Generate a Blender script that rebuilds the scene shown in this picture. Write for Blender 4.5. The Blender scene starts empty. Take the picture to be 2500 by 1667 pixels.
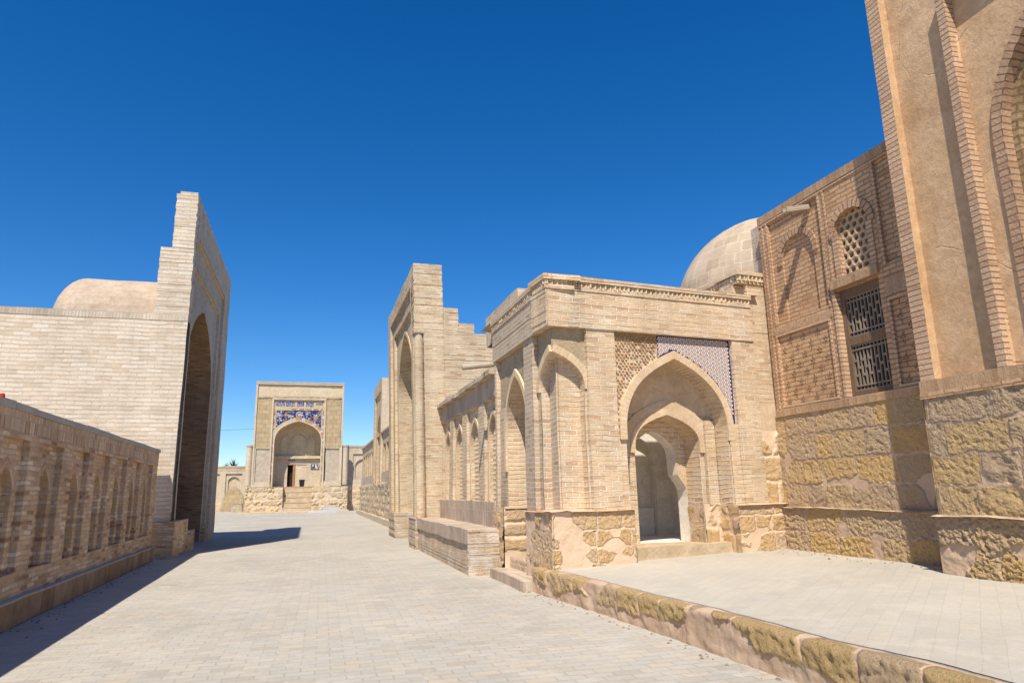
import bpy, math, random
from mathutils import Vector, Matrix, noise
random.seed(7)
S = bpy.context.scene
COL = S.collection
R = math.radians
V = Vector

# ---------------------------------------------------------------- mesh helpers
class Fr:
    """local frame of a wall: u along it, z up (may lean), d = depth behind its face"""
    def __init__(s, o, u, n, up=(0, 0, 1)):
        s.o = V(o); s.u = V(u).normalized(); s.n = V(n).normalized(); s.up = V(up)
    def P(s, u, z, d=0.0):
        return s.o + s.u * u + s.up * z - s.n * d

def jit(p, a):
    q = p * 1.1
    n1 = noise.noise_vector(q)
    n2 = noise.noise_vector(p * 5.3 + V((7, 3, 1)))
    return p + n1 * (a * 1.2) + n2 * (a * 0.5)

class MB:
    def __init__(s, sub=0.4, amp=0.012):
        s.v = []; s.f = []; s.uv = []; s.mi = []; s.sub = sub; s.amp = amp; s.smooth = False
    def quad(s, a, b, c, d, ua, ub, uc, ud, m=0, sub=None):
        sub = s.sub if sub is None else sub
        if sub:
            n1 = max(1, min(60, int(math.ceil(max((b - a).length, (c - d).length) / sub - 0.01))))
            n2 = max(1, min(60, int(math.ceil(max((d - a).length, (c - b).length) / sub - 0.01))))
        else:
            n1 = n2 = 1
        base = len(s.v)
        ua, ub, uc, ud = V(ua), V(ub), V(uc), V(ud)
        uvs = []
        for j in range(n2 + 1):
            t = j / n2
            l = a.lerp(d, t); r = b.lerp(c, t); ul = ua.lerp(ud, t); ur = ub.lerp(uc, t)
            for i in range(n1 + 1):
                k = i / n1
                s.v.append(l.lerp(r, k)); uvs.append(ul.lerp(ur, k))
        w = n1 + 1
        for j in range(n2):
            for i in range(n1):
                q = (j * w + i, j * w + i + 1, (j + 1) * w + i + 1, (j + 1) * w + i)
                s.f.append([base + x for x in q]); s.uv.append([uvs[x] for x in q]); s.mi.append(m)
    def poly(s, pts, uvs, m=0):
        b = len(s.v); s.v += [V(p) for p in pts]
        s.f.append(list(range(b, b + len(pts)))); s.uv.append([V(u) for u in uvs]); s.mi.append(m)
    def fq(s, fr, u0, u1, z0, z1, d=0.0, m=0):
        s.quad(fr.P(u0, z0, d), fr.P(u1, z0, d), fr.P(u1, z1, d), fr.P(u0, z1, d), (u0, z0), (u1, z0), (u1, z1), (u0, z1), m)
    def fbox(s, fr, u0, u1, z0, z1, d0, d1, m=0, faces='fblrtu'):
        if 'f' in faces: s.fq(fr, u0, u1, z0, z1, d0, m)
        if 'b' in faces: s.fq(fr, u1, u0, z0, z1, d1, m)
        P = fr.P
        if 'l' in faces: s.quad(P(u0, z0, d1), P(u0, z0, d0), P(u0, z1, d0), P(u0, z1, d1), (d1 + u0, z0), (d0 + u0, z0), (d0 + u0, z1), (d1 + u0, z1), m)
        if 'r' in faces: s.quad(P(u1, z0, d0), P(u1, z0, d1), P(u1, z1, d1), P(u1, z1, d0), (u1 + d0, z0), (u1 + d1, z0), (u1 + d1, z1), (u1 + d0, z1), m)
        if 't' in faces: s.quad(P(u0, z1, d0), P(u1, z1, d0), P(u1, z1, d1), P(u0, z1, d1), (u0, d0), (u1, d0), (u1, d1), (u0, d1), m)
        if 'u' in faces: s.quad(P(u0, z0, d1), P(u1, z0, d1), P(u1, z0, d0), P(u0, z0, d0), (u0, d1), (u1, d1), (u1, d0), (u0, d0), m)
    def box(s, x0, x1, y0, y1, z0, z1, m=0, faces='fblrtu'):
        s.fbox(Fr((0, y0, 0), (1, 0, 0), (0, -1, 0)), x0, x1, z0, z1, 0, y1 - y0, m, faces)
    def courses(s, fr, u0, u1, z0, z1, d0, d1, h, j=0.012, m=0, sides='fblr', wav=0.0):
        """a solid laid in single courses of bricks, each a little out of line"""
        z = z0; k = 0; sb = s.sub; s.sub = None
        while z < z1 - 1e-4:
            zt = min(z + h, z1); r = random.uniform
            a, b, c, e = r(-j, j), r(-j, j), r(-j, j) * .5, r(-j, j)
            s.fbox(fr, u0 + a, u1 + b, z, zt, d0 + c, d1 + e, m)
            z = zt; k += 1
        s.sub = sb
    def cyl(s, p0, p1, r0, r1, n=16, m=0, cap=True, uvr=1.0):
        p0, p1 = V(p0), V(p1); ax = (p1 - p0); L = ax.length; ax.normalize()
        t = V((1, 0, 0)) if abs(ax.x) < .9 else V((0, 1, 0))
        e1 = ax.cross(t).normalized(); e2 = ax.cross(e1)
        sb = s.sub
        for i in range(n):
            a0, a1 = 2 * math.pi * i / n, 2 * math.pi * (i + 1) / n
            c0 = e1 * math.cos(a0) + e2 * math.sin(a0); c1 = e1 * math.cos(a1) + e2 * math.sin(a1)
            s.quad(p0 + c0 * r0, p0 + c1 * r0, p1 + c1 * r1, p1 + c0 * r1, (a0 * r0, 0), (a1 * r0, 0), (a1 * r0, L), (a0 * r0, L), m)
        if cap:
            for p, r in ((p0, r0), (p1, r1)):
                if r > 1e-4:
                    pts = [p + (e1 * math.cos(2 * math.pi * i / n) + e2 * math.sin(2 * math.pi * i / n)) * r for i in range(n)]
                    s.poly(pts, [(q.x, q.y) for q in pts], m)
    def build(s, name, mats, parent=None, smooth=False):
        if not isinstance(mats, (list, tuple)): mats = [mats]
        off = parent_loc(parent)
        me = bpy.data.meshes.new(name)
        vs = [(jit(p, s.amp) if s.amp else p) - off for p in s.v]
        me.from_pydata([tuple(p) for p in vs], [], s.f)
        ul = me.uv_layers.new(name='UVMap')
        flat = [c for q in s.uv for u in q for c in (u[0], u[1])]
        ul.data.foreach_set('uv', flat)
        me.polygons.foreach_set('material_index', s.mi)
        for m in mats: me.materials.append(m)
        if smooth: me.polygons.foreach_set('use_smooth', [True] * len(me.polygons))
        me.update()
        o = bpy.data.objects.new(name, me); COL.objects.link(o)
        if parent is not None: o.parent = parent
        return o

def parent_loc(p):
    l = V((0, 0, 0))
    while p is not None:
        l = l + p.location; p = p.parent
    return l

def root(name, loc, label, cat, group=None):
    o = bpy.data.objects.new(name, None); COL.objects.link(o); o.location = loc
    o['label'] = label; o['category'] = cat; o['kind'] = 'thing'
    if group: o['group'] = group
    return o

def arch_pts(a, r, n=14, k=(.55, .55, .80)):
    """pointed four-centred arch: (du, dz) from left spring over the apex to right spring"""
    P = [(a, 0), (a, r * k[0]), (a * k[1], r * k[2]), (0, r)]
    right = []
    for i in range(n + 1):
        t = i / n; b = [(1 - t) ** 3, 3 * t * (1 - t) ** 2, 3 * t * t * (1 - t), t ** 3]
        right.append((sum(b[q] * P[q][0] for q in range(4)), sum(b[q] * P[q][1] for q in range(4))))
    left = [(-x, z) for x, z in right]
    return left + right[::-1][1:]

def op(c, a, zb, zs, r=0.0, depth=.1, **kw):
    d = dict(c=c, a=a, zb=zb, zs=zs, r=r, depth=depth, half=None, rm=None, bm=None, sill=True, k=(.55, .55, .80)); d.update(kw); return d

def op_path(o):
    if o.get('path'): return o['path']
    if o['r'] > 0:
        pts = [(o['c'] + x, o['zs'] + z) for x, z in arch_pts(o['a'], o['r'], k=o['k'])]
        if o['half'] == 'R': pts = [p for p in pts if p[0] >= o['c'] - 1e-6]
        if o['half'] == 'L': pts = [p for p in pts if p[0] <= o['c'] + 1e-6]
    else:
        pts = [(o['c'] - o['a'], o['zs']), (o['c'] + o['a'], o['zs'])]
    return pts

def arch_wall(mb, fr, u0, u1, z0, z1, ops=(), m=0, d=0.0):
    cur = u0
    for o in sorted(ops, key=lambda q: q['c']):
        pts = op_path(o); l, r = pts[0][0], pts[-1][0]
        if l > cur + 1e-4: mb.fq(fr, cur, l, z0, z1, d, m)
        if o['zb'] > z0 + 1e-4: mb.fq(fr, l, r, z0, o['zb'], d, m)
        for (a, za), (b, zb) in zip(pts, pts[1:]):
            if max(z1 - za, z1 - zb) > 1e-4 and b - a > 1e-5:
                mb.quad(fr.P(a, za, d), fr.P(b, zb, d), fr.P(b, z1, d), fr.P(a, z1, d), (a, za), (b, zb), (b, z1), (a, z1), m)
        D = o['depth']; rm = m if o['rm'] is None else o['rm']
        path = list(pts)
        if o['half'] != 'R': path = [(l, o['zb'])] + path
        if o['half'] != 'L': path = path + [(r, o['zb'])]
        s = 0.0
        for (a, za), (b, zb) in zip(path, path[1:]):
            L = math.hypot(b - a, zb - za)
            if L < 1e-5: continue
            if abs(b - a) < 1e-5:
                uv = ((d + a, za), (d + a, zb), (d + D + a, zb), (d + D + a, za))
            else:
                uv = ((d, s), (d, s + L), (d + D, s + L), (d + D, s))
            mb.quad(fr.P(a, za, d), fr.P(b, zb, d), fr.P(b, zb, d + D), fr.P(a, za, d + D), *uv, rm)
            s += L
        if o['sill']:
            zb = o['zb']
            mb.quad(fr.P(l, zb, d), fr.P(r, zb, d), fr.P(r, zb, d + D), fr.P(l, zb, d + D), (l, d), (r, d), (r, d + D), (l, d + D), rm)
        if o['bm'] is not None:
            fill(mb, fr, pts, o['zb'], d + D, o['bm'])
        cur = r
    if u1 > cur + 1e-4: mb.fq(fr, cur, u1, z0, z1, d, m)

def frame_skin(mb, fr, u0, u1, z0, z1, a, b, zt, d, depth, zl=None, ul=None):
    """a portal frame: two legs and a head round an oblong field set back by depth"""
    mb.fq(fr, u0, a, z0, zt, d) if ul is None else (mb.fq(fr, ul, a, z0, zl, d), mb.fq(fr, u0, a, zl, zt, d))
    mb.fq(fr, b, u1, z0, zt, d); mb.fq(fr, u0, u1, zt, z1, d)
    P = fr.P; e = d + depth
    mb.quad(P(a, z0, d), P(a, z0, e), P(a, zt, e), P(a, zt, d), (a, z0), (a + depth, z0), (a + depth, zt), (a, zt))
    mb.quad(P(b, z0, e), P(b, z0, d), P(b, zt, d), P(b, zt, e), (b, z0), (b + depth, z0), (b + depth, zt), (b, zt))
    mb.quad(P(a, zt, d), P(b, zt, d), P(b, zt, e), P(a, zt, e), (a, 0), (b, 0), (b, depth), (a, depth))

def fill(mb, fr, pts, zb, d, m):
    for (a, za), (b, z2) in zip(pts, pts[1:]):
        if b - a > 1e-5:
            mb.quad(fr.P(a, zb, d), fr.P(b, zb, d), fr.P(b, z2, d), fr.P(a, za, d), (a, zb), (b, zb), (b, z2), (a, za), m)

def ring(mb, fr, pts, w, d0, th, m=0, legs=None, wj=0.0):
    """band of voussoirs along an arch path, standing th proud of depth d0"""
    pts = list(pts)
    if legs is not None:
        pts = [(pts[0][0], legs)] + pts + [(pts[-1][0], legs)]
    n = len(pts); out = []
    for i, p in enumerate(pts):
        def nrm(a, b):
            x, z = b[0] - a[0], b[1] - a[1]; L = math.hypot(x, z) or 1; return (-z / L, x / L)
        if i == 0: nn = nrm(pts[0], pts[1]); k = 1
        elif i == n - 1: nn = nrm(pts[-2], pts[-1]); k = 1
        else:
            a, b = nrm(pts[i - 1], p), nrm(p, pts[i + 1]); x, z = a[0] + b[0], a[1] + b[1]; L = math.hypot(x, z) or 1
            nn = (x / L, z / L); k = 1 / max(.5, nn[0] * a[0] + nn[1] * a[1])
        out.append((p[0] + nn[0] * w * k, p[1] + nn[1] * w * k))
    s = 0.0; f = d0 - th
    for i in range(n - 1):
        a, b, c, e = pts[i], pts[i + 1], out[i + 1], out[i]; L = math.hypot(b[0] - a[0], b[1] - a[1])
        if L < 1e-5: continue
        mb.quad(fr.P(*a, f), fr.P(*b, f), fr.P(*c, f), fr.P(*e, f), (0, s), (0, s + L), (w, s + L), (w, s), m)
        mb.quad(fr.P(*e, f), fr.P(*c, f), fr.P(*c, d0), fr.P(*e, d0), (0, s), (0, s + L), (th, s + L), (th, s), m)
        mb.quad(fr.P(*b, f), fr.P(*a, f), fr.P(*a, d0), fr.P(*b, d0), (0, s + L), (0, s), (th, s), (th, s + L), m)
        s += L
    for i in (0, n - 1):
        mb.quad(fr.P(*pts[i], f), fr.P(*out[i], f), fr.P(*out[i], d0), fr.P(*pts[i], d0), (0, 0), (w, 0), (w, th), (0, th), m)

def hexes(mb, fr, u0, u1, z0, z1, s, hole, d, depth, inside, m=0):
    """pierced screen of six-sided holes"""
    Rr = s / math.sqrt(3); r = Rr * hole; rows = int((z1 - z0) / (1.5 * Rr)) + 2
    for j in range(rows):
        z = z0 + j * 1.5 * Rr
        for i in range(int((u1 - u0) / s) + 2):
            u = u0 + i * s + (s / 2 if j % 2 else 0)
            if not inside(u, z): continue
            o = [(u + Rr * math.sin(q * math.pi / 3), z + Rr * math.cos(q * math.pi / 3)) for q in range(6)]
            h = [(u + r * math.sin(q * math.pi / 3), z + r * math.cos(q * math.pi / 3)) for q in range(6)]
            for q in range(6):
                p = (q + 1) % 6
                mb.poly([fr.P(*o[q], d), fr.P(*o[p], d), fr.P(*h[p], d + .012), fr.P(*h[q], d + .012)], [o[q], o[p], h[p], h[q]], m)
                mb.poly([fr.P(*h[q], d + .012), fr.P(*h[p], d + .012), fr.P(*h[p], d + depth), fr.P(*h[q], d + depth)], [h[q], h[p], h[p], h[q]], m)

def stone(name, parent, fr, u0, u1, z0, z1, rows, mat, res=.03, prot=.05, amp=.02, gap=.03, wmin=.4, wmax=.9, seed=1,
          warp=.03, patch=.25, d=0.0, skip=None, topcap=None, fade=(1, 1)):
    """a face of rough quarry blocks in a plastered bed, as one displaced sheet"""
    rnd = random.Random(seed); lay = []; z = z0
    for h in rows:
        u = u0 - rnd.uniform(0, wmin); bl = []
        while u < u1:
            w = rnd.uniform(wmin, wmax); bl.append((u, u + w, rnd.random(), rnd.random())); u += w
        lay.append((z, z + h, bl)); z += h
    nu = max(2, int((u1 - u0) / res)); nz = max(2, int((z1 - z0) / res))
    off = parent_loc(parent); vs = []; cs = []; uvs = []; sv = V((seed * 3.7, seed * 1.3, seed * 7.1))
    for j in range(nz + 1):
        zz = z0 + (z1 - z0) * j / nz
        for i in range(nu + 1):
            uu = u0 + (u1 - u0) * i / nu
            p = V((uu, zz, 0)) + sv
            wv = noise.noise_vector(p * 4.0) * warp + noise.noise_vector(p * 13) * (warp * .55) + noise.noise_vector(p * 31) * (warp * .25)
            a, b = uu + wv.x, min(max(zz + wv.y, z0), z1 - 1e-4)
            mask = 0; rv = .5; r2 = .5; ds = 0
            for (za, zb, bl) in lay:
                if za <= b < zb or (zb == lay[-1][1] and b >= za):
                    for (ua, ub, q1, q2) in bl:
                        if ua <= a < ub:
                            ds = min(a - ua, ub - a, b - za, zb - b) - gap * (.6 + .8 * q2)
                            rv, r2 = q1, q2
                    break
            pn = noise.noise(p * 1.7 + V((9, 9, 9)))
            if pn > .5 - patch: ds -= (pn - .5 + patch) * .5
            mask = min(1, max(0, ds / .014)); mask = mask * mask * (3 - 2 * mask)
            fine = noise.fractal(p * 17, .55, 2.2, 3); pit = noise.noise(p * 14 + V((3, 1, 4))); brk = noise.noise(p * 5 + V((1, 8, 2)))
            rough = fine * .55 - (max(0, pit - .12) * 1.6)
            if r2 > .72: rough += max(-1, min(.6, brk * 2.4)) * 1.1          # broken face
            h = mask * (prot * (.35 + .5 * r2) + rough * amp) + (1 - mask) * (noise.fractal(p * 6, .8, 2.1, 3) * amp * .4)
            e = 1.0
            if fade[0]: e = min(e, (uu - u0) / .05)
            if fade[1]: e = min(e, (u1 - uu) / .05)
            h *= min(1, max(.0, e))
            vs.append(tuple(fr.P(uu, zz, d - h) - off)); cs.append((mask, rv, r2, 1)); uvs.append((uu, zz))
    w = nu + 1; fs = []
    for j in range(nz):
        for i in range(nu):
            if skip and skip(u0 + (u1 - u0) * (i + .5) / nu, z0 + (z1 - z0) * (j + .5) / nz): continue
            fs.append((j * w + i, j * w + i + 1, (j + 1) * w + i + 1, (j + 1) * w + i))
    me = bpy.data.meshes.new(name); me.from_pydata(vs, [], fs)
    ca = me.color_attributes.new(name='blk', type='FLOAT_COLOR', domain='POINT')
    ca.data.foreach_set('color', [x for c in cs for x in c])
    ul = me.uv_layers.new(name='UVMap')
    ul.data.foreach_set('uv', [x for f in fs for k in f for x in uvs[k]])
    me.materials.append(mat); me.polygons.foreach_set('use_smooth', [res > .016] * len(me.polygons)); me.update()
    o = bpy.data.objects.new(name, me); COL.objects.link(o)
    if parent is not None: o.parent = parent
    return o

# ---------------------------------------------------------------- materials
def lk(nt, a, b): nt.links.new(a, b)
def newmat(name, rough=.9):
    m = bpy.data.materials.new(name); m.use_nodes = True; nt = m.node_tree; b = nt.nodes['Principled BSDF']
    b.inputs['Roughness'].default_value = rough; b.inputs['Specular IOR Level'].default_value = .15
    return m, nt, b
def nd(nt, t, **kw):
    n = nt.nodes.new(t)
    for k, v in kw.items():
        if k in n.inputs: n.inputs[k].default_value = v
        else: setattr(n, k, v)
    return n
def ramp(nt, fac, stops, interp='LINEAR'):
    r = nt.nodes.new('ShaderNodeValToRGB'); r.color_ramp.interpolation = interp
    e = r.color_ramp.elements
    while len(e) < len(stops): e.new(.5)
    for k, (p, c) in enumerate(stops):
        e[k].position = p; e[k].color = (*c, 1) if len(c) == 3 else c
    lk(nt, fac, r.inputs[0]); return r
def mixc(nt, fac, a, b, mode='MIX'):
    m = nt.nodes.new('ShaderNodeMix'); m.data_type = 'RGBA'; m.blend_type = mode
    for s, v in ((0, fac), (6, a), (7, b)):
        if isinstance(v, (int, float)): m.inputs[s].default_value = v
        elif isinstance(v, tuple): m.inputs[s].default_value = (*v, 1)
        else: lk(nt, v, m.inputs[s])
    return m.outputs[2]
def mth(nt, o, a, b=None, clamp=False):
    m = nt.nodes.new('ShaderNodeMath'); m.operation = o; m.use_clamp = clamp
    for i, v in enumerate((a, b)):
        if v is None: continue
        if isinstance(v, (int, float)): m.inputs[i].default_value = v
        else: lk(nt, v, m.inputs[i])
    return m.outputs[0]
def tint(cols, f):
    return [tuple(min(1, c * f) for c in q) for q in cols]

def mat_brick(name, cols, mortar, bw=.25, bh=.075, ms=.008, bump=.5, offset=.5, stain=(.75, 1.08), stain_scale=.6, warp=.012, mvar=.5, grain=.12,
              wash=None, joint_shade=0.0, streak=.10, swap=False, squash=1.0, freq=2):
    m, nt, b = newmat(name)
    uv = nd(nt, 'ShaderNodeUVMap')
    vec = uv.outputs[0]
    if swap:
        mp = nd(nt, 'ShaderNodeMapping'); mp.inputs['Rotation'].default_value = (0, 0, R(90)); lk(nt, vec, mp.inputs[0]); vec = mp.outputs[0]
    geo = nd(nt, 'ShaderNodeNewGeometry')
    nz = nd(nt, 'ShaderNodeTexNoise', Scale=3.0, Detail=3.0); lk(nt, geo.outputs['Position'], nz.inputs['Vector'])
    sb = nd(nt, 'ShaderNodeVectorMath', operation='SUBTRACT'); lk(nt, nz.outputs['Color'], sb.inputs[0]); sb.inputs[1].default_value = (.5, .5, .5)
    sc = nd(nt, 'ShaderNodeVectorMath', operation='SCALE'); lk(nt, sb.outputs[0], sc.inputs[0]); sc.inputs['Scale'].default_value = warp * 4
    ad = nd(nt, 'ShaderNodeVectorMath', operation='ADD'); lk(nt, vec, ad.inputs[0]); lk(nt, sc.outputs[0], ad.inputs[1])
    br = nd(nt, 'ShaderNodeTexBrick'); br.offset = offset; br.squash = squash; br.squash_frequency = freq
    for k, v in (('Scale', 1.0), ('Mortar Size', ms), ('Mortar Smooth', .25), ('Bias', 0.0), ('Brick Width', bw), ('Row Height', bh)): br.inputs[k].default_value = v
    br.inputs['Color1'].default_value = (0, 0, 0, 1); br.inputs['Color2'].default_value = (1, 1, 1, 1); br.inputs['Mortar'].default_value = (.5, .5, .5, 1)
    lk(nt, ad.outputs[0], br.inputs['Vector'])
    n = len(cols)
    cr = ramp(nt, br.outputs['Color'], [(i / (n - 1), c) for i, c in enumerate(cols)])
    # fine grain and blotches inside the bricks
    g = nd(nt, 'ShaderNodeTexNoise', Scale=28.0, Detail=4.0, Roughness=.65); lk(nt, geo.outputs['Position'], g.inputs['Vector'])
    gr = ramp(nt, g.outputs['Fac'], [(.25, (1 - grain * 2,) * 3), (.75, (1 + grain,) * 3)])
    c1 = mixc(nt, 1.0, cr.outputs[0], gr.outputs[0], 'MULTIPLY')
    # joints: some wide and pale, some worn away
    w = nd(nt, 'ShaderNodeTexNoise', Scale=1.7, Detail=3.0); lk(nt, geo.outputs['Position'], w.inputs['Vector'])
    mf = ramp(nt, w.outputs['Fac'], [(.3, (1 - mvar,) * 3), (.7, (1, 1, 1))])
    fac = mth(nt, 'MULTIPLY', br.outputs['Fac'], mf.outputs[0])
    c2 = mixc(nt, fac, c1, mortar)
    if joint_shade:  # thin shadow line under each course, put into the colour
        mp2 = nd(nt, 'ShaderNodeMapping'); mp2.inputs['Location'].default_value = (0, ms * .9, 0); lk(nt, ad.outputs[0], mp2.inputs[0])
        b2 = nd(nt, 'ShaderNodeTexBrick'); b2.offset = 0
        for k, v in (('Scale', 1.0), ('Mortar Size', ms * .75), ('Mortar Smooth', .4), ('Brick Width', 90.0), ('Row Height', bh)): b2.inputs[k].default_value = v
        lk(nt, mp2.outputs[0], b2.inputs['Vector'])
        w2 = nd(nt, 'ShaderNodeTexNoise', Scale=2.6, Detail=4.0, Roughness=.7); lk(nt, geo.outputs['Position'], w2.inputs['Vector'])
        m2 = ramp(nt, w2.outputs['Fac'], [(.38, (.1,) * 3), (.62, (1, 1, 1))])
        c2 = mixc(nt, mth(nt, 'MULTIPLY', mth(nt, 'MULTIPLY', b2.outputs['Fac'], m2.outputs[0]), joint_shade), c2, tuple(x * .36 for x in cols[0]))
    st = nd(nt, 'ShaderNodeTexNoise', Scale=stain_scale, Detail=5.0, Roughness=.6); lk(nt, geo.outputs['Position'], st.inputs['Vector'])
    sr = ramp(nt, st.outputs['Fac'], [(.3, (stain[0],) * 3), (.7, (stain[1],) * 3)])
    c3 = mixc(nt, 1.0, c2, sr.outputs[0], 'MULTIPLY')
    if streak:
        sm = nd(nt, 'ShaderNodeMapping'); sm.inputs['Scale'].default_value = (1.6, 1.6, .16); lk(nt, geo.outputs['Position'], sm.inputs[0])
        sn = nd(nt, 'ShaderNodeTexNoise', Scale=1.3, Detail=5.0, Roughness=.65); lk(nt, sm.outputs[0], sn.inputs['Vector'])
        c3 = mixc(nt, 1.0, c3, ramp(nt, sn.outputs['Fac'], [(.34, (1 - streak,) * 3), (.60, (1.03,) * 3)]).outputs[0], 'MULTIPLY')
    if wash:
        wn = nd(nt, 'ShaderNodeTexNoise', Scale=2.3, Detail=6.0, Roughness=.7, Distortion=.6); lk(nt, geo.outputs['Position'], wn.inputs['Vector'])
        wr = ramp(nt, wn.outputs['Fac'], [(wash[1], (0, 0, 0)), (wash[1] + .15, (1, 1, 1))])
        c3 = mixc(nt, mth(nt, 'MULTIPLY', wr.outputs[0], wash[2]), c3, wash[0])
    lk(nt, c3, b.inputs['Base Color'])
    h1 = mth(nt, 'MULTIPLY', br.outputs['Fac'], -1.0)
    h1b = mth(nt, 'MULTIPLY', br.outputs['Color'], .25)
    h2 = mth(nt, 'MULTIPLY', g.outputs['Fac'], .55)
    h = mth(nt, 'ADD', mth(nt, 'ADD', h1, h1b), h2)
    bp = nd(nt, 'ShaderNodeBump', Strength=bump, Distance=.02); lk(nt, h, bp.inputs['Height']); lk(nt, bp.outputs[0], b.inputs['Normal'])
    return m

def mat_plaster(name, ca, cb, scale=1.2, bump=.25, crack=0.0, fine=14, rough=.92):
    m, nt, b = newmat(name, rough); geo = nd(nt, 'ShaderNodeNewGeometry')
    n1 = nd(nt, 'ShaderNodeTexNoise', Scale=scale, Detail=6.0, Roughness=.62); lk(nt, geo.outputs['Position'], n1.inputs['Vector'])
    n2 = nd(nt, 'ShaderNodeTexNoise', Scale=float(fine), Detail=5.0, Roughness=.7); lk(nt, geo.outputs['Position'], n2.inputs['Vector'])
    r = ramp(nt, n1.outputs['Fac'], [(.3, ca), (.7, cb)])
    r2 = ramp(nt, n2.outputs['Fac'], [(.3, (.86,) * 3), (.7, (1.06,) * 3)])
    n3 = nd(nt, 'ShaderNodeTexNoise', Scale=scale * 4.3, Detail=6.0, Roughness=.7, Distortion=.8); lk(nt, geo.outputs['Position'], n3.inputs['Vector'])
    r3 = ramp(nt, n3.outputs['Fac'], [(.35, (.86,) * 3), (.65, (1.07,) * 3)])
    c = mixc(nt, 1.0, mixc(nt, 1.0, r.outputs[0], r2.outputs[0], 'MULTIPLY'), r3.outputs[0], 'MULTIPLY')
    h = mth(nt, 'ADD', n2.outputs['Fac'], mth(nt, 'MULTIPLY', n3.outputs['Fac'], .8))
    if crack:
        wn = nd(nt, 'ShaderNodeTexNoise', Scale=1.4, Detail=4.0); lk(nt, geo.outputs['Position'], wn.inputs['Vector'])
        vv = mixc(nt, .25, geo.outputs['Position'], wn.outputs['Color'], 'ADD')
        vo = nd(nt, 'ShaderNodeTexVoronoi', Scale=.75, feature='DISTANCE_TO_EDGE'); lk(nt, vv, vo.inputs['Vector'])
        k = ramp(nt, vo.outputs['Distance'], [(0.0, (1, 1, 1)), (.006, (0, 0, 0))])
        kk = mth(nt, 'MULTIPLY', k.outputs[0], ramp(nt, n1.outputs['Fac'], [(.48, (0, 0, 0)), (.6, (1, 1, 1))]).outputs[0])
        c = mixc(nt, mth(nt, 'MULTIPLY', kk, crack), c, tuple(x * .45 for x in ca))
        h = mth(nt, 'SUBTRACT', h, kk)
    lk(nt, c, b.inputs['Base Color'])
    bp = nd(nt, 'ShaderNodeBump', Strength=bump, Distance=.02); lk(nt, h, bp.inputs['Height']); lk(nt, bp.outputs[0], b.inputs['Normal'])
    return m

def mat_stone(name, cols, mortar, mortar2, bump=.8, fine=30.0):
    m, nt, b = newmat(name); geo = nd(nt, 'ShaderNodeNewGeometry')
    at = nd(nt, 'ShaderNodeAttribute', attribute_name='blk')
    sep = nd(nt, 'ShaderNodeSeparateColor'); lk(nt, at.outputs['Color'], sep.inputs[0])
    n1 = nd(nt, 'ShaderNodeTexNoise', Scale=2.2, Detail=5.0, Roughness=.65); lk(nt, geo.outputs['Position'], n1.inputs['Vector'])
    n2 = nd(nt, 'ShaderNodeTexNoise', Scale=fine, Detail=6.0, Roughness=.75); lk(nt, geo.outputs['Position'], n2.inputs['Vector'])
    f = mth(nt, 'ADD', mth(nt, 'MULTIPLY', sep.outputs[1], .65), mth(nt, 'MULTIPLY', n1.outputs['Fac'], .45))
    k = len(cols)
    r = ramp(nt, f, [(.15 + .7 * i / (k - 1), c) for i, c in enumerate(cols)])
    pit = ramp(nt, n2.outputs['Fac'], [(.34, (.50,) * 3), (.46, (1, 1, 1)), (.72, (1.12,) * 3)])
    c = mixc(nt, 1.0, r.outputs[0], pit.outputs[0], 'MULTIPLY')
    mo = ramp(nt, n1.outputs['Fac'], [(.35, mortar), (.65, mortar2)])
    cc = mixc(nt, sep.outputs[0], mo.outputs[0], c)
    lk(nt, cc, b.inputs['Base Color'])
    hh = mth(nt, 'MULTIPLY', n2.outputs['Fac'], mth(nt, 'ADD', mth(nt, 'MULTIPLY', sep.outputs[0], .8), .2))
    bp = nd(nt, 'ShaderNodeBump', Strength=bump, Distance=.06); lk(nt, hh, bp.inputs['Height']); lk(nt, bp.outputs[0], b.inputs['Normal'])
    return m

def mat_flat(name, c, rough=.7, var=.15, scale=20.0, metal=0.0):
    m, nt, b = newmat(name, rough); b.inputs['Metallic'].default_value = metal
    geo = nd(nt, 'ShaderNodeNewGeometry'); n = nd(nt, 'ShaderNodeTexNoise', Scale=scale, Detail=4.0); lk(nt, geo.outputs['Position'], n.inputs['Vector'])
    r = ramp(nt, n.outputs['Fac'], [(.3, tuple(x * (1 - var) for x in c)), (.7, tuple(min(1, x * (1 + var)) for x in c))])
    lk(nt, r.outputs[0], b.inputs['Base Color']); return m

def mat_wood(name, c, c2, axis=(1, 1, .08)):
    m, nt, b = newmat(name, .8); geo = nd(nt, 'ShaderNodeNewGeometry')
    mp = nd(nt, 'ShaderNodeMapping'); mp.inputs['Scale'].default_value = axis; lk(nt, geo.outputs['Position'], mp.inputs[0])
    n = nd(nt, 'ShaderNodeTexNoise', Scale=45.0, Detail=5.0, Roughness=.7); lk(nt, mp.outputs[0], n.inputs['Vector'])
    r = ramp(nt, n.outputs['Fac'], [(.3, c), (.7, c2)]); lk(nt, r.outputs[0], b.inputs['Base Color'])
    bp = nd(nt, 'ShaderNodeBump', Strength=.4, Distance=.01); lk(nt, n.outputs['Fac'], bp.inputs['Height']); lk(nt, bp.outputs[0], b.inputs['Normal'])
    return m

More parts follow.
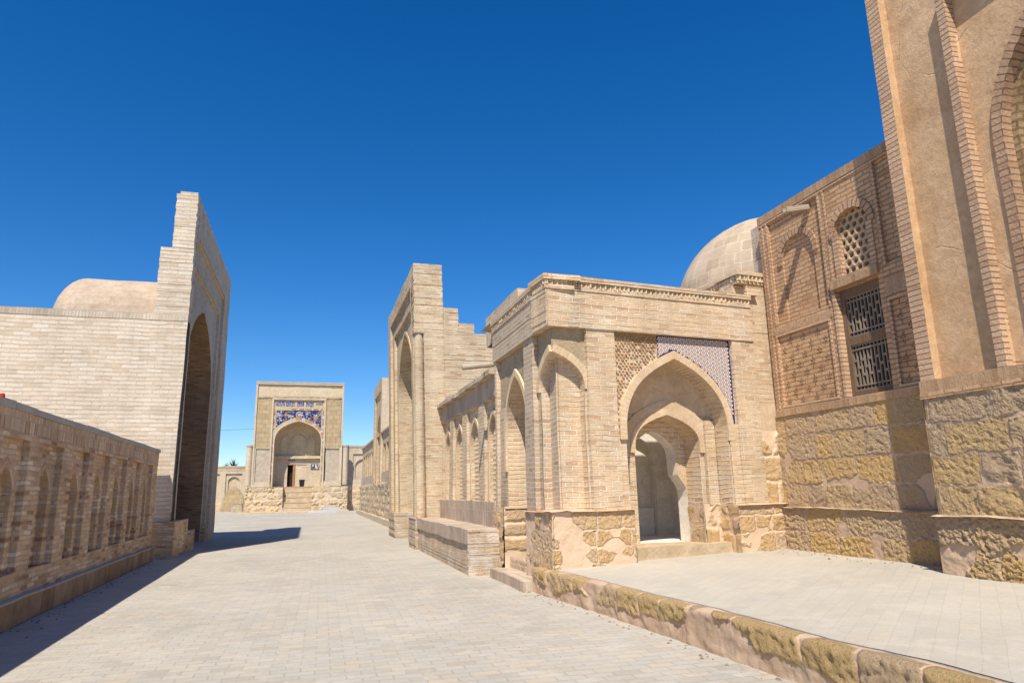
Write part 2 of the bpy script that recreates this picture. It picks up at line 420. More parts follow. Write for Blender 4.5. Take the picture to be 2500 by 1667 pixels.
def mat_mosaic(name, lost=.5):
    """far glazed tile: deep blue ground with white and ochre flecks, patches fallen away to bare clay"""
    m, nt, b = newmat(name, .55); uv = nd(nt, 'ShaderNodeUVMap')
    vo = nd(nt, 'ShaderNodeTexVoronoi', Scale=7.0); lk(nt, uv.outputs[0], vo.inputs['Vector'])
    sep = nd(nt, 'ShaderNodeSeparateColor'); lk(nt, vo.outputs['Color'], sep.inputs[0])
    r = ramp(nt, sep.outputs[0], [(0, (.02, .025, .10)), (.38, (.03, .04, .17)), (.58, (.10, .13, .30)), (.66, (.40, .41, .46)), (.72, (.30, .17, .09)), (.80, (.10, .14, .16)), (.93, (.05, .05, .20))], 'CONSTANT')
    n = nd(nt, 'ShaderNodeTexNoise', Scale=1.3, Detail=3.0, Roughness=.6); lk(nt, uv.outputs[0], n.inputs['Vector'])
    k = ramp(nt, n.outputs['Fac'], [(lost, (0, 0, 0)), (lost + .04, (1, 1, 1))])
    c = mixc(nt, k.outputs[0], r.outputs[0], (.50, .36, .18))
    lk(nt, c, b.inputs['Base Color']); return m

CREAM = [(.59, .475, .345), (.665, .56, .43), (.70, .60, .475), (.67, .54, .41), (.72, .635, .52)]
KIOSK = [(.60, .385, .225), (.72, .51, .31), (.755, .555, .345), (.74, .525, .325), (.79, .62, .42), (.68, .465, .275)]
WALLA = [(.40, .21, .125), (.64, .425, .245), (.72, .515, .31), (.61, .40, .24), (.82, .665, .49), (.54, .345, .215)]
BROWN = [(.51, .295, .155), (.62, .385, .21), (.68, .435, .25), (.575, .34, .185)]
M = {}
M['cream'] = mat_brick('cream_brick', CREAM, (.58, .48, .37), bw=.42, bh=.118, ms=.012, bump=.7, streak=.05, stain=(.88, 1.05), stain_scale=.8, wash=((.74, .66, .56), .58, .45), mvar=.55, grain=.08, joint_shade=.85)
M['cream_s'] = mat_brick('cream_soldier', tint(CREAM, .9), (.45, .38, .30), bw=.085, bh=.40, ms=.012, bump=.5, offset=0)
M['recess_shade'] = mat_brick('recess_shade_brick', [(.30, .18, .10), (.40, .26, .15), (.46, .31, .185), (.36, .22, .13)], (.34, .25, .17), bw=.30, bh=.085, ms=.010, bump=.7, stain=(.7, 1.05), joint_shade=.6)  # shade of the deep arch put into a darker brick colour
M['creamface'] = mat_brick('cream_face', tint(CREAM, .9), (.50, .42, .34), bw=.30, bh=.085, ms=.01, bump=.5, stain=(.8, 1.05))
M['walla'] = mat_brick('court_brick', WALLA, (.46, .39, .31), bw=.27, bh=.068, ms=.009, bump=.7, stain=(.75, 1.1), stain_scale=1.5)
M['walla_s'] = mat_brick('court_soldier', WALLA, (.50, .44, .37), bw=.062, bh=.30, ms=.010, bump=.7, offset=0, stain_scale=1.5)
M['kiosk'] = mat_brick('kiosk_brick', KIOSK, (.82, .73, .60), joint_shade=.8, bw=.245, bh=.084, ms=.013, bump=.8, stain=(.85, 1.06), stain_scale=1.2, mvar=.75, grain=.10, warp=.02, wash=((.72, .64, .54), .60, .55))
M['kiosk_v'] = mat_brick('kiosk_voussoir', KIOSK[1:5], (.66, .56, .42), bw=.6, bh=.075, ms=.009, bump=.5, stain=(.9, 1.05))
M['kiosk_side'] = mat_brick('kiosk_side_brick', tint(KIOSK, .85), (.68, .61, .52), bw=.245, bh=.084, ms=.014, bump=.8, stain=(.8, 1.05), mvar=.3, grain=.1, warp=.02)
M['rport'] = mat_brick('portal_brick', [(.58, .38, .225), (.70, .52, .325), (.755, .595, .40), (.725, .555, .36), (.785, .655, .465)], (.72, .61, .46), joint_shade=.8, bw=.26, bh=.073, ms=.011, bump=.75, stain=(.82, 1.06), stain_scale=.9, mvar=.7, warp=.02)
M['soldier_grey'] = mat_brick('grey_soldier', [(.50, .37, .27), (.60, .46, .345), (.66, .53, .41)], (.68, .56, .44), bw=.055, bh=.6, ms=.008, bump=.8, offset=0, stain_scale=1.5)
M['bench'] = mat_brick('bench_brick', tint(KIOSK, .85), (.64, .57, .49), bw=.25, bh=.072, ms=.014, bump=1.0, stain=(.75, 1.05), stain_scale=2, mvar=.4, warp=.03, wash=((.68, .62, .55), .5, .6))
M['brown'] = mat_brick('brown_brick', BROWN, (.30, .19, .115), bw=.26, bh=.081, ms=.009, joint_shade=.6, bump=.9, stain=(.85, 1.08), mvar=.4)
M['brown_s'] = mat_brick('brown_soldier', tint(BROWN, .9), (.52, .38, .27), bw=.082, bh=.5, ms=.010, bump=.8, offset=0)
M['brown_long'] = mat_brick('brown_long_brick', BROWN[1:], (.27, .17, .10), bw=.5, bh=.081, ms=.010, bump=1.0)
M['rib'] = mat_brick('rib_brick', [(.58, .35, .21), (.68, .445, .28), (.72, .49, .32), (.64, .40, .245)], (.22, .14, .09), bw=3.0, bh=.074, ms=.008, bump=1.0, mvar=.3, warp=.006)
M['rib_v'] = mat_brick('rib_voussoir', [(.52, .31, .19), (.62, .40, .25), (.58, .365, .23)], (.22, .14, .09), bw=3.0, bh=.085, ms=.009, bump=1.0, mvar=.3, warp=.006)
M['plaster'] = mat_plaster('ochre_plaster', (.52, .325, .17), (.73, .50, .30), 1.3, .5, crack=.35)
M['zigzag'] = mat_brick('pale_vault_brick', [(.40, .27, .14), (.48, .345, .19)], (.22, .14, .07), bw=.2, bh=.1, ms=.018, bump=.8)
M['spandrel'] = mat_plaster('rough_mud_plaster', (.42, .32, .20), (.55, .44, .29), 5.0, 1.0, fine=22)
M['yplaster'] = mat_plaster('tan_plaster', (.58, .42, .26), (.70, .55, .38), 1.6, .3, fine=18)
M['lattice'] = mat_plaster('pierced_plaster', (.46, .32, .20), (.54, .39, .26), 2.0, .3, fine=25)
M['lattice2'] = mat_plaster('brick_lattice', (.56, .42, .27), (.64, .50, .34), 2.0, .3, fine=25)
M['stone_w2'] = mat_plaster('dressed_stone', (.54, .42, .27), (.64, .52, .37), 1.4, .6, fine=10)
M['far_s'] = mat_brick('far_soldier', [(.54, .42, .29), (.62, .50, .36)], (.50, .41, .30), bw=.09, bh=.8, ms=.01, bump=.5, offset=0)
M['cross'] = mat_flat('cross_brick_shadow', (.24, .14, .08), .95, .2, 30)  # relief shadows of the crosses put into a darker colour
M['step'] = mat_plaster('worn_step_stone', (.48, .36, .22), (.64, .50, .34), 2.2, .8, fine=9)
M['pebble'] = mat_flat('pebble', (.24, .19, .14), .9, .4, 40)
M['white'] = mat_plaster('white_plaster', (.80, .72, .61), (.86, .79, .69), 1.2, .1, fine=20)
M['dado'] = mat_plaster('pale_dado', (.83, .76, .66), (.88, .82, .73), 1.5, .1, fine=20)
STC = [(.36, .28, .19), (.44, .34, .21), (.50, .36, .19), (.56, .39, .17), (.62, .42, .15)]
M['stone'] = mat_stone('quarry_stone', [(.55, .40, .265), (.60, .43, .265), (.63, .445, .245), (.69, .46, .205)], (.53, .37, .245), (.60, .435, .30), bump=.9, fine=46.0)
M['stone_w'] = mat_stone('warm_stone', [(.68, .495, .325), (.70, .50, .31), (.73, .505, .275), (.70, .47, .235)], (.67, .475, .315), (.73, .545, .385), bump=.9)
M['stone_far'] = mat_stone('far_stone', [(.46, .35, .22), (.54, .42, .27), (.58, .43, .24), (.62, .49, .32)], (.58, .43, .29), (.64, .51, .36), bump=.6, fine=9)
M['dome'] = mat_brick('dome_brick', [(.48, .36, .245), (.54, .415, .285), (.58, .45, .32)], (.68, .55, .41), bw=.62, bh=.5, ms=.020, bump=.4, offset=.35, warp=.04, stain=(.85, 1.05))
M['vault'] = mat_plaster('mud_vault', (.44, .33, .235), (.57, .45, .33), 2.0, .8, fine=9)
M['coping'] = mat_plaster('stone_coping', (.40, .38, .34), (.50, .47, .42), 3.0, .2, fine=25)
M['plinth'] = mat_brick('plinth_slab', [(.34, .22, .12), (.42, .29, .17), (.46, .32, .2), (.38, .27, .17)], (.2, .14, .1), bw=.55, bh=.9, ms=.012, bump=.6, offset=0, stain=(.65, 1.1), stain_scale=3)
M['far'] = mat_brick('far_brick', [(.60, .47, .32), (.67, .545, .395), (.71, .595, .45)], (.58, .48, .36), bw=.28, bh=.09, ms=.012, bump=.5, stain=(.86, 1.05))
M['faro'] = mat_brick('far_portal_brick', [(.52, .38, .22), (.60, .46, .30), (.66, .53, .37)], (.56, .43, .28), bw=.28, bh=.09, ms=.012, bump=.5, stain=(.84, 1.05))
M['farblock'] = mat_brick('worn_clay_block', [(.46, .33, .18), (.54, .41, .25), (.50, .37, .21)], (.40, .29, .17), bw=.55, bh=.42, ms=.02, bump=.8, stain=(.8, 1.1), stain_scale=1.5, warp=.04)
M['farrough'] = mat_plaster('rubble_plaster', (.44, .36, .26), (.58, .49, .37), 3.5, 1.0, fine=12)
M['farplaster'] = mat_plaster('pale_clay_plaster', (.58, .46, .30), (.66, .54, .38), .8, .3, fine=6)
M['mosaic'] = mat_mosaic('blue_mosaic', .60)
M['bare'] = mat_plaster('bare_clay', (.52, .38, .18), (.62, .50, .30), 3, .4, fine=8)
M['t_blue'] = mat_flat('blue_glaze', (.05, .06, .24), .4, .4, 9)
M['t_white'] = mat_flat('white_glaze', (.66, .66, .70), .45, .1)
M['t_pale'] = mat_flat('pale_blue_tile', (.42, .43, .52), .5, .3, 6)
M['t_orange'] = mat_flat('terracotta_tile', (.42, .235, .12), .6, .35, 6)
M['t_navy'] = mat_flat('navy_glaze', (.035, .035, .14), .4, .2)
M['h_white'] = mat_flat('white_star_tile', (.66, .64, .66), .45, .08, 30)
M['h_orange'] = mat_flat('orange_star_tile', (.66, .38, .20), .55, .2, 25)
M['terra'] = mat_flat('terracotta_relief', (.50, .30, .18), .9, .2, 25)
M['bed'] = mat_flat('clay_bed', (.40, .27, .14), .95, .25, 25)
M['wood'] = mat_wood('old_wood', (.13, .082, .05), (.25, .165, .10))
M['woodgrey'] = mat_wood('weathered_wood', (.17, .13, .10), (.34, .27, .21))
M['woodlog'] = mat_wood('weathered_log', (.34, .27, .20), (.52, .43, .33), axis=(.1, 1, 1))
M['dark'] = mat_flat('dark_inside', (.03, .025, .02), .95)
M['frame_o'] = mat_wood('reddish_door_wood', (.30, .15, .07), (.42, .22, .11))
M['bin'] = mat_flat('dark_bin', (.022, .024, .03), .45, .2)
M['metal'] = mat_flat('grey_metal', (.52, .54, .56), .45, .1)
M['board'] = mat_flat('board_dark', (.10, .10, .105), .3, .5, 5)
M['boardlt'] = mat_flat('board_light', (.62, .66, .70), .3, .2, 6)
M['leaf'] = mat_flat('dark_leaf', (.05, .085, .045), .6, .4, 3)
M['trunk'] = mat_flat('trunk', (.16, .11, .07), .9, .3, 8)
M['red'] = mat_flat('red_plastic', (.55, .03, .015), .4, .1)
M['wire'] = mat_flat('wire', (.05, .06, .08), .6)

def mat_pave(name, rot=0.0, bw=.275, bh=.14, tintf=1.0, soft=0.0, jt=(.375, .343, .298)):
    cols = [(.425, .38, .314), (.475, .43, .353), (.46, .43, .378), (.515, .46, .37), (.455, .408, .335), (.487, .452, .39), (.54, .448, .335)]
    if soft: cols = [tuple(a * (1 - soft) + b * soft for a, b in zip(c, (.487, .441, .363))) for c in cols]
    m = mat_brick(name, tint(cols, tintf), tuple(c * tintf for c in jt), bw=bw, bh=bh, ms=.008, bump=.6, stain=(.86, 1.08), stain_scale=.30, mvar=.6, streak=0, grain=.05, warp=.010,
                  wash=((.53, .475, .395), .52, .75))
    nt = m.node_tree; uvn = [n for n in nt.nodes if n.type == 'UVMAP'][0]
    to = [l.to_socket for l in nt.links if l.from_node == uvn]
    mp = nd(nt, 'ShaderNodeMapping'); mp.inputs['Rotation'].default_value = (0, 0, rot); lk(nt, uvn.outputs[0], mp.inputs[0])
    for t in to: lk(nt, mp.outputs[0], t)
    return m
M['pave'] = mat_pave('street_pavers', R(1.0))
M['pave2'] = mat_pave('terrace_pavers', R(-40), bw=.31, bh=.155, tintf=1.03, soft=.55, jt=(.425, .385, .325))
for n_ in M['pave2'].node_tree.nodes:
    if n_.type == 'TEX_BRICK': n_.inputs['Mortar Size'].default_value = .006
    if n_.type == 'BUMP': n_.inputs['Strength'].default_value = .35
M['sand'] = mat_plaster('sandy_ground', (.44, .36, .26), (.52, .44, .33), .3, .2, fine=5)

# ---------------------------------------------------------------- ground
def struct(o, ):
    o['kind'] = 'structure'; return o
mb = MB(None, 0); mb.poly([(-900, -300, -.06), (900, -300, -.06), (900, 1500, -.06), (-900, 1500, -.06)], [(-900, -300), (900, -300), (900, 1500), (-900, 1500)])
struct(mb.build('ground', M['sand']))
mb = MB(.5, .006)
mb.quad(V((-5.5, -8, 0)), V((6, -8, 0)), V((6, 46, 0)), V((-5.5, 46, 0)), (-5.5, -8), (6, -8), (6, 46), (-5.5, 46), sub=.55)
mb.quad(V((-24, 46, 0)), V((14, 46, 0)), V((14, 84, 0)), V((-24, 84, 0)), (-24, 46), (14, 46), (14, 84), (-24, 84), sub=3)
struct(mb.build('street_paving', M['pave']))

# raised terrace on the right, and its rough kerb
KX = [(-6, 4.35), (3.0, 4.22), (4.5, 4.08), (6.0, 3.99), (7.5, 3.92), (9.0, 3.80), (10.3, 3.66), (11.3, 3.58)]
def kx(y):
    for (a, xa), (b, xb) in zip(KX, KX[1:]):
        if y <= b: return xa + (xb - xa) * (y - a) / (b - a)
    return KX[-1][1]
mb = MB(None, .004)
ys = [-6 + .12 * i for i in range(146)]; tz = lambda x: .402 + .1 * max(0, min(1, (x - 4) / 4.6))
def te(y): return kx(y) + .13 + .07 * noise.noise(V((y * 1.1, 2.2, 0))) + .03 * noise.noise(V((y * 6, 5.2, 0)))
for a, b in zip(ys, ys[1:]):
    for i in range(7):
        f0, f1 = (i / 7) ** 1.5, ((i + 1) / 7) ** 1.5
        p = [(te(a) + f0 * (13.4 - te(a)), a), (te(a) + f1 * (13.4 - te(a)), a), (te(b) + f1 * (13.4 - te(b)), b), (te(b) + f0 * (13.4 - te(b)), b)]
        mb.poly([(x, y, tz(x)) for x, y in p], p)
    mb.poly([(te(a), a, .402), (te(b), b, .402), (te(b), b, .34), (te(a), a, .34)], [(te(a), a), (te(b), b), (te(b) - .06, b), (te(a) - .06, a)])
struct(mb.build('terrace_paving', M['pave2']))
def kerb():
    """irregular edge blocks: front face and worn top in one displaced sheet"""
    rnd = random.Random(5); blocks = []; y = -6.0
    while y < 11.3:
        L = rnd.choice((rnd.uniform(.22, .4), rnd.uniform(.4, .6), rnd.uniform(.6, .95))); blocks.append((y, y + L, rnd.random(), rnd.random())); y += L
    vs = []; cs = []; uvs = []; nv = 40; ny = 1000
    for i in range(ny + 1):
        y = -6 + 17.25 * i / ny
        for j in range(nv + 1):
            s = j / nv * .72      # 0..0.42 up the face, .42...0.72 across the top
            p = V((y, s, 3.3)); w = noise.noise_vector(p * 3) * .05 + noise.noise_vector(p * 12) * .022
            yy = y + w.x; ds = .3; rv = r2 = .5
            for a, b, q1, q2 in blocks:
                if a <= yy < b: ds = min(yy - a, b - yy) - .010; rv, r2 = q1, q2; break
            low = .15 + .12 * noise.noise(V((y * 1.3, 0, 8))) + .05 * noise.noise(V((y * 5, 0, 8)))
            ds = min(ds, (s - low - .10 * (rv > .62) * noise.noise(V((y * 3, 7, 1)))) * .8)
            bk = noise.noise(V((y * 1.6, s * 2.5, 4.4)))
            if bk > .22: ds -= (bk - .22) * .5
            if s > .42: ds = min(ds, .52 + .16 * noise.noise(V((y * 2.2, 5, 8))) - s)
            mask = min(1, max(0, ds / .022)); mask = mask * mask * (3 - 2 * mask)
            fr_ = noise.fractal(p * 14, .6, 2.2, 4) - max(0, noise.noise(p * 12 + V((4, 4, 4))) - .1) * 1.5; bg_ = noise.noise(p * 4.1)
            h = mask * (.004 + .022 * r2) + mask * (fr_ * .013 + bg_ * .022) + (1 - mask) * (noise.fractal(p * 5, .9, 2.1, 4) * .022 - .004)
            x0 = kx(y); zt_ = .394 - .03 * max(0, noise.noise(V((y * 2.7, 3.3, 1))) - .15) * max(0, 1 - (s - .42) / .12) - .04 * max(0, (s - .60) / .12) + .005 * noise.noise(V((y * 1.9, s * 4, 2.2)))
            if s <= .42:
                rc = max(0, (s - .34) / .08); q = V((x0 - h + .03 * rc * rc + .03 * max(0, noise.noise(V((y * 2.7, 3.3, 1)))) * rc, y, min(s, .392) - .012 - .02 * rc * max(0, noise.noise(V((y * 2.7, 3.3, 1))))))
            else:
                t = (s - .42); k_ = min(1, t / .035)
                q = V((x0 - h * max(0, 1 - t / .10) + .03 + .03 * max(0, noise.noise(V((y * 2.7, 3.3, 1)))) + t, y, (.380 * (1 - k_) + zt_ * k_)))
            vs.append(tuple(q)); cs.append((mask, rv, r2, 1)); uvs.append((y, s))
    w = nv + 1; fs = [(i * w + j, i * w + j + 1, (i + 1) * w + j + 1, (i + 1) * w + j) for i in range(ny) for j in range(nv)]
    me = bpy.data.meshes.new('stone_kerb'); me.from_pydata(vs, [], fs)
    ca = me.color_attributes.new(name='blk', type='FLOAT_COLOR', domain='POINT'); ca.data.foreach_set('color', [x for c in cs for x in c])
    ul = me.uv_layers.new(name='UVMap'); ul.data.foreach_set('uv', [x for f in fs for k in f for x in uvs[k]])
    me.materials.append(M['kerbstone']); me.polygons.foreach_set('use_smooth', [True] * len(me.polygons))
    o = bpy.data.objects.new('terrace_kerb', me); COL.objects.link(o); struct(o)
M['kerbstone'] = mat_stone('kerb_stone', [(.56, .41, .265), (.62, .44, .255), (.65, .45, .215), (.60, .41, .19)], (.50, .34, .225), (.62, .455, .32), bump=.9, fine=42.0)
kerb()

# ---------------------------------------------------------------- left court wall with its row of niches
rt = root('court_wall', (-3.8, 12, 0), 'low shaded brown brick wall with arched niches and grey coping beside the street', 'wall')
fa = Fr((-3.558, 0, 0), (-.02, 1, 0), (1, .02, 0))
U0, U1 = 3.0, 20.75
nich = [(11.15 + 1.49 * k - .485) for k in range(-5, 7)]
mb = MB(.4, .010); mb2 = None
arch_wall(mb, fa, U0, U1, .30, 2.535, [op(c, .485, .68, 2.45, 0, .085) for c in nich])
mb.fbox(fa, U0, U1, .30, 2.80, .45, .46, 0, 'b'); mb.fbox(fa, U0, U1, .3, 2.8, 0, .45, 0, 'lr')
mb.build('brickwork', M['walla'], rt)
for c in nich:
    q = MB(.3, .008)
    arch_wall(q, fa, c - .485, c + .485, .68, 2.45, [op(c, .27, .68, 1.72, .36, .10, bm=0, sill=False)], d=.085)
    nn = q.build('niche', M['walla'], rt)
    g = MB(.12, .006); ring(g, fa, [(c + x, 1.72 + z) for x, z in arch_pts(.27, .36, 8)], .13, .085, .004); g.build('arch_ring', M['walla_s'], nn)
mb = MB(.4, .008); mb.fbox(fa, U0, U1, 2.535, 2.80, -.006, .45, 0, 'flr'); mb.build('upright_brick_course', M['walla_s'], rt)
mb = MB(.5, .006); u = U0
while u < U1:
    L = min(.82, U1 + .03 - u); mb.fbox(fa, u + .006, u + L - .006, 2.80 + random.uniform(-.004, .006), 2.895 + random.uniform(-.008, .008), -.035, .48); u += .82
mb.build('coping', M['coping'], rt)
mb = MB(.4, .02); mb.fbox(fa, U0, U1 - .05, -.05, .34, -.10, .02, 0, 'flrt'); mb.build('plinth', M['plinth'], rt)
mb = MB(.4, .015); mb.fbox(fa, U0, U1 - .05, .335, .365, -.115, .02, 0, 'flrtu'); mb.build('ledge', M['coping'], rt)

# small red cap on the coping at the edge of the picture
rt = root('bottle_cap', (0, 0, 0), 'tiny red plastic cap lying on the grey coping of the shaded brick wall', 'cap')
P0 = fa.P(9.93, 2.895, -.015); rt.location = P0
mb = MB(None, 0); mb.cyl(P0, P0 + V((0, 0, .045)), .034, .031, 18); mb.build('lid', M['red'], rt)
mb = MB(None, 0); mb.cyl(P0 + V((0, 0, .0451)), P0 + V((0, 0, .052)), .024, .022, 18); mb.build('rim', M['red'], rt)

# ---------------------------------------------------------------- left mausoleum with the tall portal seen from its side
rt = root('cream_mausoleum', (-6, 25, 0), 'large cream brick mausoleum on the left, its tall stepped portal edge on to the street', 'mausoleum')
YS = 21.2; XF = -3.60; YE = 30.4; ZT = 10.62
fs_ = Fr((0, YS, 0), (1, 0, 0), (0, -1, 0), (.008, 0, 1))     # south side wall, u = x
ff = Fr((XF + .0, 0, 0), (0, 1, 0), (1, 0, 0))                  # street front, u = y
mb = MB(.5, .018)
mb.fq(fs_, -16, -3.66, 0, 6.62)
mb.fbox(Fr((0, YS, 0), (1, 0, 0), (0, -1, 0)), -16, -4.0, 0, 6.8, .02, 9.2, 0, 'lb')
mb.quad(V((-16, YS, 6.80)), V((-4, YS, 6.80)), V((-4, 22.3, 6.80)), V((-16, 22.3, 6.80)), (-16, 0), (-4, 0), (-4, 1), (-16, 1)); mb.quad(V((-16, 22.3, 6.80)), V((-6.3, 22.3, 6.80)), V((-6.3, YE, 6.80)), V((-16, YE, 6.80)), (-16, 1), (-6, 1), (-6, 9), (-16, 9)); mb.quad(V((-6.3, 28.3, 6.80)), V((-4, 28.3, 6.80)), V((-4, YE, 6.80)), V((-6.3, YE, 6.80)), (-6, 7), (-4, 7), (-4, 9), (-6, 9))
mb.quad(V((-4.2, YE - .003, 0)), V((XF, YE - .003, 0)), V((XF, YE - .003, 6.82)), V((-4.2, YE - .003, 6.82)), (0, 0), (.6, 0), (.6, 6.8), (0, 6.8)); mb.quad(V((-6.4, 23.7, 7.96)), V((XF - .27, 23.7, 7.96)), V((XF - .27, 29.5, 7.96)), V((-6.4, 29.5, 7.96)), (0, 0), (3, 0), (3, 7), (0, 7))  # second quad: hidden sheet over the arch, added to block leaking sun
mb.build('side_wall', M['cream'], rt)
mb = MB(.5, .012); mb.fbox(fs_, -16, -3.66, 6.62, 6.815, -.012, .4, 0, 'flrt'); mb.build('parapet_course', M['cream_s'], rt)
# stepped slab of the portal
mb = MB(None, 0); fy = Fr((0, YS, 0), (1, 0, 0), (0, -1, 0))
mb.courses(fy, -4.50, XF, 6.82, 8.85, 0, .40, .1127, .014); mb.courses(fy, -4.19, XF, 8.85, ZT - .06, 0, .40, .1127, .014)
mb.courses(fy, -4.50, XF - .26, 8.0, 8.85, .41, 9.2, .1127, .014); mb.courses(fy, -4.19, XF - .26, 8.85, ZT - .06, .41, 9.2, .1127, .014)
mb.fbox(fy, -4.10, XF - .01, ZT - .06, ZT + .03, .01, 9.19)
mb.build('portal_slab', M['cream'], rt)
# front skin: two stepped frames round the arch
mb = MB(.45, .012)
c0 = 25.25
frame_skin(mb, ff, YS + .41, YE, 0, ZT - .02, c0 - 3.55, c0 + 3.55, 9.45, 0, .10, 6.82, YS + .34)
mb.build('outer_frame', M['creamface'], rt)
mb = MB(.45, .012); frame_skin(mb, ff, c0 - 3.55, c0 + 3.55, 0, 9.45, c0 - 3.15, c0 + 3.15, 8.68, .10, .09)
mb.build('middle_frame', M['creamface'], rt)
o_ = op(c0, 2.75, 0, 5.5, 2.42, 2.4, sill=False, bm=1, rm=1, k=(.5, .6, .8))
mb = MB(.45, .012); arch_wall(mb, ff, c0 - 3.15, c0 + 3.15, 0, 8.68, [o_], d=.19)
mb.build('arch_recess', [M['creamface'], M['recess_shade']], rt)
# lines of narrow bricks along the head of each frame
for z, a in ((9.45, 3.55), (8.68, 3.15)):
    mb = MB(.5, .006); d = .0 if a > 3.5 else .1
    mb.fbox(ff, c0 - a, c0 + a, z - .09, z - .004, d + .03, d + .101, 0, 'fu'); mb.build('frame_moulding', M['yplaster'], rt)
# corner notch, its shade painted as a strip of darker brick
mb = MB(.4, .006); mb.fq(ff, YS + .01, YS + .345, .9, 6.82, .075); mb.build('corner_notch', M['walla'], rt)
mb = MB(.3, .02); mb.box(-4.15, -3.50, 21.05, 23.35, -.05, .97); mb.build('footing_block', M['walla'], rt)
mb = MB(.3, .02); mb.box(-4.15, -3.47, 23.36, 24.5, -.05, .60); mb.build('footing_block', M['walla'], rt)
mb = MB(.3, .02); mb.box(-4.1, -3.62, 28.2, 30.35, -.05, .62); mb.build('footing_block', M['walla'], rt)
# barrel vault with rounded end, behind the parapet
mb = MB(None, .02); n = 16; yc, zb, ry, rz = 22.95, 6.75, 1.70, 1.42
prof = [(yc - ry * math.cos(math.pi * i / n), zb + rz * math.sin(math.pi * i / n)) for i in range(n + 1)]
for i in range(11):
    (a, za), (b, zb2) = prof[i], prof[i + 1]
    mb.quad(V((-6.6, a, za)), V((-4.3, a, za)), V((-4.3, b, zb2)), V((-6.6, b, zb2)), (0, i * .3), (2.3, i * .3), (2.3, i * .3 + .3), (0, i * .3 + .3), sub=.4)
for j in range(10):
    t0, t1 = math.pi / 2 * j / 10, math.pi / 2 * (j + 1) / 10
    for i in range(n - 2):
        def sp(i, t): return V((-6.6 - .88 * math.sin(t), yc - ry * math.cos(math.pi * i / n) * math.cos(t) ** .9, zb + rz * math.sin(math.pi * i / n) * math.cos(t) ** .95))
        mb.quad(sp(i, t0), sp(i + 1, t0), sp(i + 1, t1), sp(i, t1), (0, 0), (.3, 0), (.3, .3), (0, .3), sub=None)
mb.build('vault_roof', M['vault'], rt, True)

# ---------------------------------------------------------------- corner pavilion with the tiled arch
rt = root('corner_pavilion', (6, 12, 0), 'squat brick corner pavilion on rough stone footing, its pointed porch arch topped by star tiles', 'pavilion')
A6 = R(6.0)
kf = Fr((3.75, 10.6, 0), (math.cos(A6), math.sin(A6), 0), (math.sin(A6), -math.cos(A6), 0))     # front
ks = Fr((3.75, 10.6, 0), (0, 1, 0), (-1, 0, 0))                                                  # street side
KW = 4.38; ZF = 4.34
IN = .10                       # set-back of the spandrel fields
# front brickwork in columns
pa = op(2.56, 1.08, 1.28, 2.62, 1.30, .42, sill=False)
mb = MB(.3, .010)
mb.fq(kf, .74, 1.29, 1.28, ZF)                        # pier
mb.fq(kf, 3.86, KW, 1.20, ZF)                         # right pier
arch_wall(mb, kf, 1.29, 3.86, 1.28, ZF + .02, [pa], d=.08)
P = kf.P
for u, s in ((.74, 0), (1.29, 1), (3.86, 1)):          # sides of the piers
    mb.quad(P(u, 1.28, 0), P(u, 1.28, IN), P(u, ZF, IN), P(u, ZF, 0), (u, 1.28), (u + IN, 1.28), (u + IN, ZF), (u, ZF))
mb.fq(kf, 3.66, 3.86, 1.2, 2.75, .045)
mb.build('front_wall', M['kiosk'], rt)
# street side brickwork
sa = op(2.12, .72, .34, 2.62, 1.22, 1.0, sill=True, k=(.5, .62, .8))
mb = MB(.3, .010)
mb.fq(ks, .86, 1.40, 1.27, ZF); mb.fq(ks, 3.40, 3.52, 0, ZF)
arch_wall(mb, ks, 1.40, 3.40, .0, 3.3, [op(2.12, .72, .34, 3.3, 0, .0001, sill=False)], d=.07)
for u in (.86, 1.40, 3.40):
    mb.quad(ks.P(u, 1.27, 0), ks.P(u, 1.27, IN), ks.P(u, ZF, IN), ks.P(u, ZF, 0), (u, 1.27), (u + IN, 1.27), (u + IN, ZF), (u, ZF))
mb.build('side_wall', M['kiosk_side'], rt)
mb = MB(.3, .010)
fill_ = op_path(sa)
l, r = fill_[0][0], fill_[-1][0]; s = 0
path = [(l, .34)] + fill_ + [(r, .34)]
for (a, za), (b, zb) in zip(path, path[1:]):
    L = math.hypot(b - a, zb - za)
    if L > 1e-5:
        mb.quad(ks.P(a, za, .07), ks.P(b, zb, .07), ks.P(b, zb, 1.0), ks.P(a, za, 1.0), (0, s), (0, s + L), (1, s + L), (1, s))
    s += L
fill(mb, ks, fill_, .34, 1.0, 0); mb.fq(ks, l, r, .2, .36, .07)
mb.build('side_niche', M['kiosk'], rt)
mb = MB(.25, .02)
arch_wall(mb, ks, 1.40, 3.40, 3.3, ZF, [op(2.12, .72, 3.3, 3.3, .54, .0001, sill=False, path=[p for p in [(2.12 - .62, 3.3)] + [q for q in fill_ if q[1] > 3.3] + [(2.12 + .62, 3.3)]])], d=IN)
mb.build('side_spandrel', M['spandrel'], rt)
mb = MB(.2, .006); ring(mb, ks, fill_, .11, .08, .05, legs=2.0); mb.build('side_arch_ring', M['kiosk_v'], rt)
